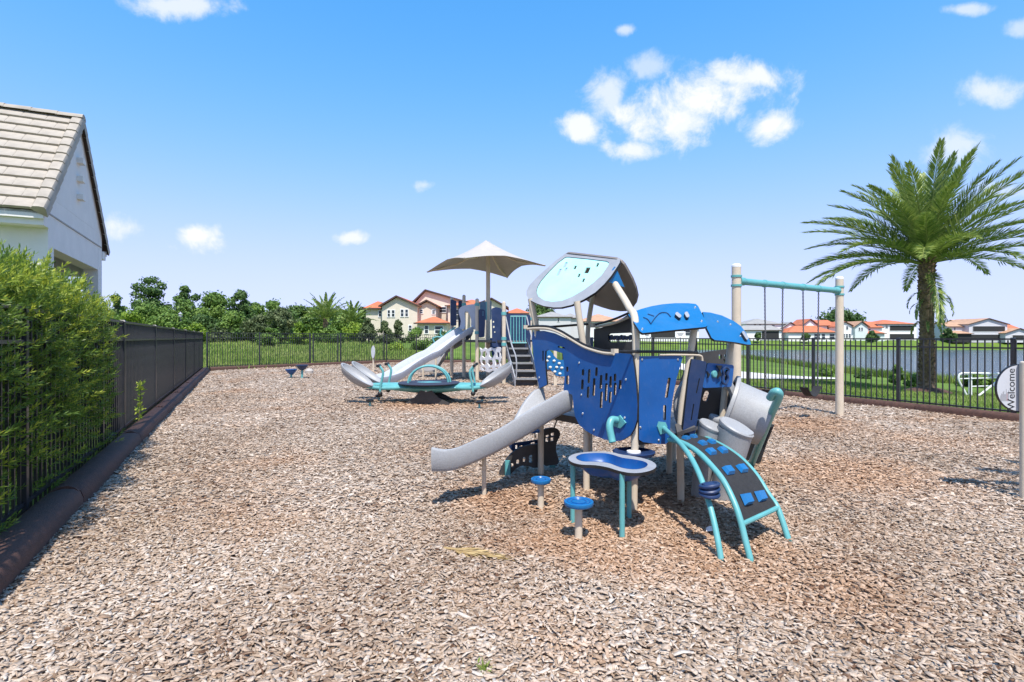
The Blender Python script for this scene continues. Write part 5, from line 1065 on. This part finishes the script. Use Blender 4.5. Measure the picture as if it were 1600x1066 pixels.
# ================================================================ seesaw
def seesaw():
    cx, cy = -1.93, 12.7; th = thing('seesaw', 'teal seesaw with round platform and grey bucket seats', 'seesaw', (cx, cy, 0)); up = np.array((0,0,1.0))
    for dy_ in (-.42, .42):
        mp = plane((0, cy+dy_, 0), (0,1,0)); x0 = cx
        pts = [(x0-.50,-.03),(x0+.53,-.03),(x0+.50,.03),(x0+.25,.16),(x0+.10,.33),(x0+.04,.37),(x0-.06,.37),(x0-.12,.33),(x0-.27,.16),(x0-.47,.03)]
        MB().prism([(a, cy+dy_, z) for a, z in pts], (0,.04,0)).obj('base_plate', DGREY, th, 0); MB().lathe([(.022,0),(.022,.02)], (x0-.01, cy+dy_, .30), (0,-1,0), 10).obj('pivot_bolt', STEEL, th)
    # hull-like body
    b = MB(); vs = []; xs = np.linspace(-1.42, 1.42, 25); n = 14
    for x in xs:
        t = abs(x)/1.42; w = .07+.40*max(0, 1-t*1.25)**.6; h = .035+.105*max(0, 1-t*1.05)**.7; zc = .345+.07*t**2
        for j in range(n): a = 2*math.pi*j/n; vs.append((cx+x, cy+math.cos(a)*w, zc+math.sin(a)*h))
    b.add(vs, [(i*n+j, i*n+(j+1) % n, (i+1)*n+(j+1) % n, (i+1)*n+j) for i in range(24) for j in range(n)]+[tuple(range(n)), tuple(range(24*n, 25*n))]).obj('body', TEAL, th)
    MB().lathe([(.66,-.03),(.71,-.02),(.72,.0),(.70,.012),(.3,.014)], (cx, cy, .455), n=40).obj('platform', mat('navy_rubber', (.03,.035,.06), .7), th)
    for (dyy, r_, rot) in ((-.16, .46, .25), (.12, .50, -.2)):
        d = np.array((math.cos(rot), math.sin(rot), 0)); MB().tube([np.array((cx, cy+dyy, .45))+d*math.cos(a)*r_+up*math.sin(a)*.40 for a in np.linspace(0, math.pi, 17)], .024, 10).obj('hoop', TEAL, th)
    for sx_ in (-1, 1):
        for dy_ in (-.42, .40):
            arm = smoothpath([np.array((cx+sx_*.5, cy+dy_*.5, .36)), np.array((cx+sx_*1.0, cy+dy_*.9, .36)), np.array((cx+sx_*1.45, cy+dy_, .42))], 5); MB().tube(arm, .045, 10).obj('arm', TEAL, th)
            a = np.array((cx+sx_*1.56, cy+dy_, .68)); L = unit(np.array((sx_*.82, 0, .57))); Wd = unit(np.array((0,1.0,.26))); D = np.cross(L, Wd); D = D*(-np.sign(D[2])); hl, hw_ = .42, .19
            b = MB(); vs = []; m = 24; lv = [(1.0,0,1),(1.05,.0,1),(1.05,.025,1),(.98,.06,1),(.80,.16,1),(.45,.20,1)]; inn = [(.96,0),(.88,.045),(.65,.10),(.3,.115)]
            rows = [(s, h) for s, h, _ in lv[::-1]]+[(s, h) for s, h in inn]
            for (s, h) in rows:
                for j in range(m): q = 2*math.pi*j/m; vs.append(a+L*math.cos(q)*hl*s+Wd*math.sin(q)*hw_*s+D*h)
            fs = [(i*m+j, i*m+(j+1) % m, (i+1)*m+(j+1) % m, (i+1)*m+j) for i in range(len(rows)-1) for j in range(m)]+[tuple(range(m)), tuple((len(rows)-1)*m+j for j in range(m))]
            b.add(vs, fs).obj('seat', PLAST, th, 50)
            hb = smoothpath([np.array((cx+sx_*1.05, cy+dy_, .28)), np.array((cx+sx_*1.03, cy+dy_, .45)), np.array((cx+sx_*.98, cy+dy_, .72)), np.array((cx+sx_*1.06, cy+dy_, .86))], 5); h_ = MB().tube(hb, .027, 10).obj('handle', TEAL, th)
            MB().tube([np.array((cx+sx_*1.08, cy+dy_-.13, .87)), np.array((cx+sx_*1.08, cy+dy_+.13, .87))], .034, 10).obj('grip', BLACK, h_); MB().ell((cx+sx_*1.05, cy+dy_, .24), (.055,.06,.055)).obj('bumper', BLACK, h_)
seesaw()
GPG = 'small black topped footing pegs in the chips by the seesaw'
for (x, y, lb) in ((578,635,'front left black topped footing peg below the seesaw'),(592,627,'rear left black topped footing peg below the seesaw'),(749,638,'front right black topped footing peg below the seesaw'),(753,630,'rear right black topped footing peg below the seesaw')):
    p = G(x, y); th = thing('footing_peg', lb, 'peg', p, GPG); MB().tube([p-np.array((0,0,.05)), p+np.array((0,0,.13))], .022, 8).obj('post', TEAL, th); MB().lathe([(.06,0),(.085,.015),(.085,.045),(.04,.06)], p+np.array((0,0,.10)), n=14).obj('cap', BLACK, th)
for (x, y, ty, lb, m_) in ((455,590,577,'blue bowl stool nearer the camera by the back fence', BLUE),(472,591,570.5,'taller navy bowl stool right of the blue one by the back fence', NAVY)):
    p = G(x, y); d = p[1]; z = CH-(ty-HY)/F*d; th = thing('bowl_stool', lb, 'stool', p, 'bowl stools by the back fence'); MB().tube([p-np.array((0,0,.05)), p+np.array((0,0,z-.1))], .04, 10).obj('post', TEAL, th); MB().lathe([(.05,-.20),(.14,-.13),(.21,-.03),(.225,0),(.20,.0),(.10,-.03)], p+np.array((0,0,z)), n=24).obj('bowl', m_, th, 50)
p = G(483, 583); b = MB().lathe([(.16,-.02),(.17,.1),(.10,.18),(.03,.2)], p, n=14); tag(b.obj('boulder', mat('pale_stone', (.42,.38,.34), .9, .2, 6, bump=.6, bscale=20), base=p), 'small pale round stone seat right of the bowl stools', 'stone')
# round sign near the back fence
d = 24.5; X = (583.5-CX)/F*d; th = thing('round_sign', 'white round sign on a thin post before the back fence', 'sign', (X, d, 0)); MB().tube([(X, d, -.06), (X, d, CH-(540-HY)/F*d)], .04, 10).obj('post', BEIGE, th)
so = MB().lathe([(.29,-.01),(.29,.01)], (X, d-.05, CH-(550.5-HY)/F*d), unit(np.array((-.85,-.5,0))), 32).obj('sign_edge', GREYB, th); MB().lathe([(.27,.008),(.27,.014)], (X, d-.05, CH-(550.5-HY)/F*d), unit(np.array((-.85,-.5,0))), 32).obj('sign_face', WHITEP, so)

# ================================================================ far play structure with shade
def far_structure():
    th = thing('play_tower', 'large navy play tower with long grey slide and stairs', 'play structure', (-1.0, 19.4, 0)); up = np.array((0,0,1.0))
    def post(x, by, ty, r=.066, clamps=()):
        p = G(x, by); d = p[1]; z = CH-(ty-HY)/F*d; o = MB().tube([p-up*.06, p+up*z], r, 14).obj('post', BEIGE, th); MB().lathe([(r*1.02,0),(r*.9,.04),(r*.2,.07)], p+up*z, n=14).obj('cap', BEIGE, o)
        for cy_ in clamps: zc = CH-(cy_-HY)/F*d; MB().lathe([(r+.004,-.05),(r+.02,-.05),(r+.02,.05),(r+.004,.05)], p+up*zc, n=14).obj('clamp', TEAL, o)
        return p
    a = post(787.3, 599.5, 474.5, clamps=(490,529,538)); b_ = post(745.5, 594.5, 469.5, clamps=(476,520)); c = post(725, 590, 463.5, clamps=(476,)); e = post(706, 589, 467)
    f = post(760, 580, 470); g = post(829, 586, 474, clamps=(498,)); post(681, 594, 556, .035); post(661, 592, 566, .03); post(805, 590, 566, .035)
    zd = 1.42
    MB().prism([(*a[:2], zd-.08), (*b_[:2], zd-.08), (*c[:2], zd-.08), (*e[:2], zd-.08), (-1.6, 23, zd-.08), (.8, 21.5, zd-.08), (*g[:2], zd-.08)], up*.08).obj('deck', DGREY, th, 0)
    flat = lambda d: plane((0, d, 0), (0,1,0))
    panel('panel', rounded([(748,483),(757.5,484),(758,500),(757,527),(748,528)], 2.5), [slot(754.5,490,1.2,4)], flat(19.1), .03, NAVY, BLACK, th)
    panel('panel', rounded([(768,482),(775,480),(784,482),(785,518),(783,543),(769,542)], 2.5), [slot(771,503,1,1.4),slot(771.5,511,1.2,1.6),slot(773,519,1,1),slot(772,535,3,1.4)], flat(18.15), .03, NAVY, BLACK, th)
    panel('panel', rounded([(788.5,490),(829,492),(829,560),(826,563),(792,562),(788.5,558)], 3), [], flat(18.75), .03, NAVY, BLACK, th)
    panel('panel', rounded([(704,468),(713,470),(713,509),(704,509)], 2), [], flat(20.7), .03, NAVY, BLACK, th); panel('panel', rounded([(716,470),(722,470),(722,512),(716,512)], 2), [], flat(21.2), .03, NAVY, BLACK, th)
    panel('window_panel', rounded([(750,472),(768,470),(768,500),(750,500)], 2), [], flat(20.5), .03, mat('smoky_blue_board', (.10,.20,.30), .3), BLACK, th)
    panel('lower_panel', rounded([(762,528),(790,530),(790,560),(784,565),(770,560)], 3), [], flat(19.9), .03, BLUE, BLACK, th)
    # blue climbing wall with pale holds, seen through the doorway of the near structure
    mw = vplane((1.0, 17.2), (1.75, 16.9)); cw = panel('climbing_wall', smoothpath([(851,545),(858,547),(863,552),(868,559),(875,563),(885,563),(885,586),(872,588),(866,584),(860,578),(850,574)], 3, True), [], mw, .04, BLUE2, BLACK, th)
    for (x, y) in ((858,558),(855,564),(866,564),(874,568),(870,574),(860,574),(867,581),(875,584),(878,575)):
        p = mw(x, y); MB().ell(p, (.055,.04,.04), 8, 5).obj('hold', mat('pale_hold', (.6,.62,.55), .5), cw)
    MB().box((1.36, 17.12, .5), (.10, .08, 1.2)).obj('wall_post', BEIGE, th, 0)
    # hood over the slide
    panel('slide_hood', smoothpath([(716.5,487),(719,481),(726,477.5),(741.5,475.5),(744.5,480),(744,513),(736.5,511),(736,500),(733,490),(729,486.5),(726,489),(727,500),(726,513),(718.5,513),(720,502)], 3, True), [], flat(19.75), .05, mat('light_grey_plastic', (.50,.52,.58), .45, .06, 6), BLACK, th)
    # white web climber
    mw2 = vplane(a, b_); cells = [[(754,550),(759,548),(761,554),(757,560),(752,556)],[(764,549),(770,547),(773,553),(769,560),(764,557)],[(776,550),(780,551),(780,558),(776,558)],[(753,562),(758,563),(760,569),(755,571),(752,567)],[(763,562),(769,563),(770,569),(765,573),(761.5,568)],[(773,561),(779,562),(780,569),(774,571)],[(752.5,573.5),(757,573.5),(760,577),(755,578.5)],[(763,576),(768,574),(771,578)],[(773,574),(778,573),(778,578)]]
    panel('web_climber', smoothpath([(749,543.5),(753,546.5),(757,543.5),(761,546),(767,543),(772,545),(777,542.5),(783,545),(781,552),(783.5,560),(781,568),(783,576),(776,581),(770,579),(764,582),(757,579.5),(750,578),(752,570),(749.5,561),(751.5,553)], 2, True), cells, mw2, .05, mat('white_plastic', (.68,.68,.70), .5), WHITEP, th)
    # teal baluster panel by the stairs
    bo = MB(); mm = flat(17.95)
    for y in (494.5, 536): MB().tube([mm(797.5, y), mm(823, y)], .022, 8).obj('bar_rail', TEAL, th)
    for x in (798, 802.5, 807, 811.5, 816, 820.5): MB().tube([mm(x, 494.5), mm(x, 536)], .017, 8).obj('baluster', TEAL, th)
    # stairs
    for i in range(6):
        t = i/5; X = .46-.34*t; Yc = 17.0+1.25*t; z = .22+1.16*t; MB().box((X, Yc, z), (.70, .30, .05)).obj('tread', mat('grey_step', (.22,.22,.22), .7, .15, 10), th, 0)
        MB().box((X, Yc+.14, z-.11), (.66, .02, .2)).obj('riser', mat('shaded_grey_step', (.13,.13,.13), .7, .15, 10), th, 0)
    for sx_ in (-.38, .36): MB().prism([(.46+sx_, 16.78, -.03), (.46+sx_, 16.78, .28), (.12+sx_, 18.3, 1.5), (.12+sx_, 18.3, 1.15), (.46+sx_, 17.3, -.03)], (.03, 0, 0)).obj('stringer', GREYB, th, 0)
    for sx_ in (-.33, .37): MB().tube(smoothpath([(.46+sx_, 16.85, .2), (.46+sx_, 16.85, .85), (.3+sx_, 17.3, 1.35), (.12+sx_, 18.2, 2.2)], 5), .022, 8).obj('stair_rail', GREYB, th)
    # long wavy slide
    cl = [(-1.66,19.9,1.72),(-1.85,19.5,1.60),(-2.25,18.7,1.27),(-2.62,17.95,.92),(-2.85,17.5,.80),(-3.2,16.85,.56),(-3.5,16.2,.31),(-3.75,15.7,.22),(-3.95,15.3,.20)]
    def trough(cl, w, hw_, name, m):
        P = smoothpath(cl, 5); vs = []; K = len(P)
        for i, p in enumerate(P):
            t = unit((P[min(i+1, K-1)]-P[max(i-1, 0)])*np.array((1,1,0))); s = np.array((t[1], -t[0], 0))
            sec = [(-w+.03,-.05),(-w-.02,0),(-w-.03,hw_),(-w+.01,hw_+.015),(-w+.05,hw_-.03),(-w+.10,.03),(0,0),(w-.10,.03),(w-.05,hw_-.03),(w-.01,hw_+.015),(w+.03,hw_),(w+.02,0),(w-.03,-.05)]
            vs += [p+s*u_+up*z for u_, z in sec]
        n = len(sec); return MB().add(vs, [(i*n+j, i*n+(j+1) % n, (i+1)*n+(j+1) % n, (i+1)*n+j) for i in range(K-1) for j in range(n)]+[tuple(range(n)), tuple(range(K*n-1, (K-1)*n-1, -1))]).obj(name, m, th, 50)
    trough(cl, .27, .19, 'slide', mat('blue_grey_plastic', (.48,.50,.54), .4, .05, 5))
    trough([(-1.9,20.9,1.65),(-2.05,21.3,1.45),(-2.4,21.6,1.1),(-2.8,21.5,.75),(-3.1,21.1,.45),(-3.2,20.6,.25)], .38, .25, 'curved_slide', mat('shaded_grey_plastic', (.26,.24,.22), .5, .08, 5))  # grey plastic; brown shade of the underside is put into its colour
    d0 = 19.9
    for q in ([(712,511),(700,520),(689,531),(681,541),(675,547),(673,542),(677,538),(682,542)], [(676,529),(683,526.5),(692,528),(697,531)], [(676,529),(679,536),(681,542)], [(690,513),(688,522),(692,527)]): MB().tube(smoothpath([PD(x, y, d0) for x, y in q], 4), .028, 8).obj('loop_climber', TEAL, th)
    MB().tube([G(678,583), PD(679,545,G(678,583)[1])], .03, 8).obj('climber_leg', TEAL, th)
    # roofs of side tower, small lamp-like arch
    MB().tube([PD(760,500,19.3), PD(760,472,19.3)], .02, 8).obj('rod', TEAL, th)
far_structure()
def shade():
    N_, R_, F_, L_ = [np.array(q)*1.10 for q in ((-1.37,15.5), (1.07,17.1), (-.17,20.6), (-2.96,18.8))]; zc = 4.01; zp = 5.06; ctr = (N_+R_+F_+L_)/4; pc = np.array((ctr[0]+.07, ctr[1]+.1))
    th = thing('shade_canopy', 'beige four cornered shade canopy on a single pole above the far play tower', 'shade canopy', (pc[0], pc[1], 0)); n = 28; vs = []
    for i in range(n+1):
        for j in range(n+1):
            u_, v_ = -1+2*i/n, -1+2*j/n; k = 1-.085*(1-v_*v_)*abs(u_)**3; k2 = 1-.085*(1-u_*u_)*abs(v_)**3; uu, vv2 = u_*k, v_*k2
            a, b = (uu+1)/2, (vv2+1)/2; p = N_*(1-a)*(1-b)+R_*a*(1-b)+F_*a*b+L_*(1-a)*b; rho = (abs(u_)**3+abs(v_)**3)**(1/3)/2**(1/3); diag = abs(abs(u_)-abs(v_))
            z = zc+(zp-zc)*max(0, 1-rho)**1.45+.12*(1-abs(u_*v_))*max(abs(u_), abs(v_))**2
            vs.append((p[0], p[1], z))
    fs = [(i*(n+1)+j, (i+1)*(n+1)+j, (i+1)*(n+1)+j+1, i*(n+1)+j+1) for i in range(n) for j in range(n)]
    o = MB().add(vs, fs).obj('fabric', CANV, th, 60); md = o.modifiers.new('thick', 'SOLIDIFY'); md.thickness = .012
    MB().tube([(pc[0], pc[1], -.06), (pc[0], pc[1], zp-.05)], [.085, .075], 14).obj('pole', BEIGE, th)
    for q in (N_, R_, F_, L_): MB().tube([(pc[0], pc[1], zp-.30), tuple((pc*.5+q*.5))+(zc+.22,), (q[0]*.985+pc[0]*.015, q[1]*.985+pc[1]*.015, zc-.01)], .03, 8).obj('arm', BEIGE, th)
shade()

# ================================================================ white tubular frame by the lake, fallen frond, litter
b0 = GH(1520, 619); d = b0[1]; k_ = d/F; th = thing('tubular_frame', 'white tubular metal frame on the lawn between the palm and the welcome sign', 'frame', b0)
Q = lambda x, y, dd=0: PD(x, y, d+dd)
MB().tube(smoothpath([Q(1513,622), Q(1504,606), Q(1498,594), Q(1498.5,586), Q(1504,583)], 4)+[Q(1570,584)], .035, 8).obj('rail', WHITEP, th); MB().tube([Q(1500,592), Q(1572,590,.1)], .022, 8).obj('rail', WHITEP, th)
MB().tube([Q(1516,584,.1), Q(1516,621,.1)], .06, 8).obj('upright', WHITEP, th); MB().tube([Q(1527,620), Q(1548,604), Q(1566,589)], .035, 8).obj('brace', WHITEP, th); MB().bar(Q(1526,621), Q(1575,625,.2), .25, .06).obj('foot_plate', WHITEP, th, 0); MB().tube([Q(1518,604,.1), Q(1556,603,.1)], .022, 8).obj('rail', WHITEP, th)
MB().tube([Q(1568,584), Q(1568,622)], .035, 8).obj('upright', WHITEP, th)
def dry_frond():
    a, b = G(694, 863), G(806, 881); th = thing('fallen_palm_frond', 'dry tan palm frond lying on the wood chips in the foreground', 'palm frond', (a+b)/2); t = unit(b-a); s = np.array((-t[1], t[0], 0)); L = np.linalg.norm(b-a)
    n = 74; q = np.repeat(np.linspace(.12, .97, n//2), 2); sg = np.tile((-1.0, 1.0), n//2); C = a+t*(q*L)[:, None]*.80+np.array((0,0,.03)); ln = L*(.40-.22*q)
    D = unit(t*1.0+s*(sg*(.50-.34*q)+RNG.normal(0,.05,n))[:, None]+np.array((0,0,1.0))*RNG.normal(.02,.07,n)[:, None]); leafmesh('leaflets', C, D, unit(np.cross(D, np.array((0,0,1.0))+RNG.normal(0,.3,(n,3)))), ln, .018, RNG.uniform(0,1,n), DRY, parent=th)
    MB().tube([a+np.array((0,0,.03)), (a+b)/2+np.array((0,0,.04)), b+np.array((0,0,.02))], [.009,.006,.002], 6).obj('stem', mat('dry_stem', (.36,.25,.11), .8), th)
dry_frond()
p = G(755, 1052); th = thing('weed', 'tiny green weed sprouting from the chips at the bottom edge', 'weed', p); n = 26; D = unit(rdir(n)+np.array((0,0,.9))); leafmesh('leaves', np.repeat(p[None]+np.array((0,0,.015)), n, 0)+RNG.normal(0,.01,(n,3)), D, unit(np.cross(D, rdir(n))), RNG.uniform(.02,.05,n), .011, RNG.uniform(.5,1,n), GRASS, parent=th); MB().tube([p, p+np.array((0,0,.05))], .003, 5).obj('stem', MATS['palm_stem_green'], th)
p = G(1109, 833); o = MB().add([(p[0]-.035,p[1]-.02,.02),(p[0]+.03,p[1]-.025,.025),(p[0]+.04,p[1]+.02,.045),(p[0]-.02,p[1]+.03,.03),(p[0],p[1],.055)], [(0,1,4),(1,2,4),(2,3,4),(3,0,4),(0,3,2,1)]).obj('scrap', WHITEP, smooth=0, base=(p[0], p[1], 0)); tag(o, 'small crumpled white scrap on the chips under the climbing ramp', 'litter')
a, b = G(1506, 755), G(1592, 773); o = MB().tube(smoothpath([a+np.array((0,0,.03)), (a*.6+b*.4)+np.array((.01,.02,.04)), b+np.array((0,0,.03))], 5), .005, 6).obj('twig', BARK, base=a); tag(o, 'thin brown twig on the chips left of the welcome sign post', 'twig')
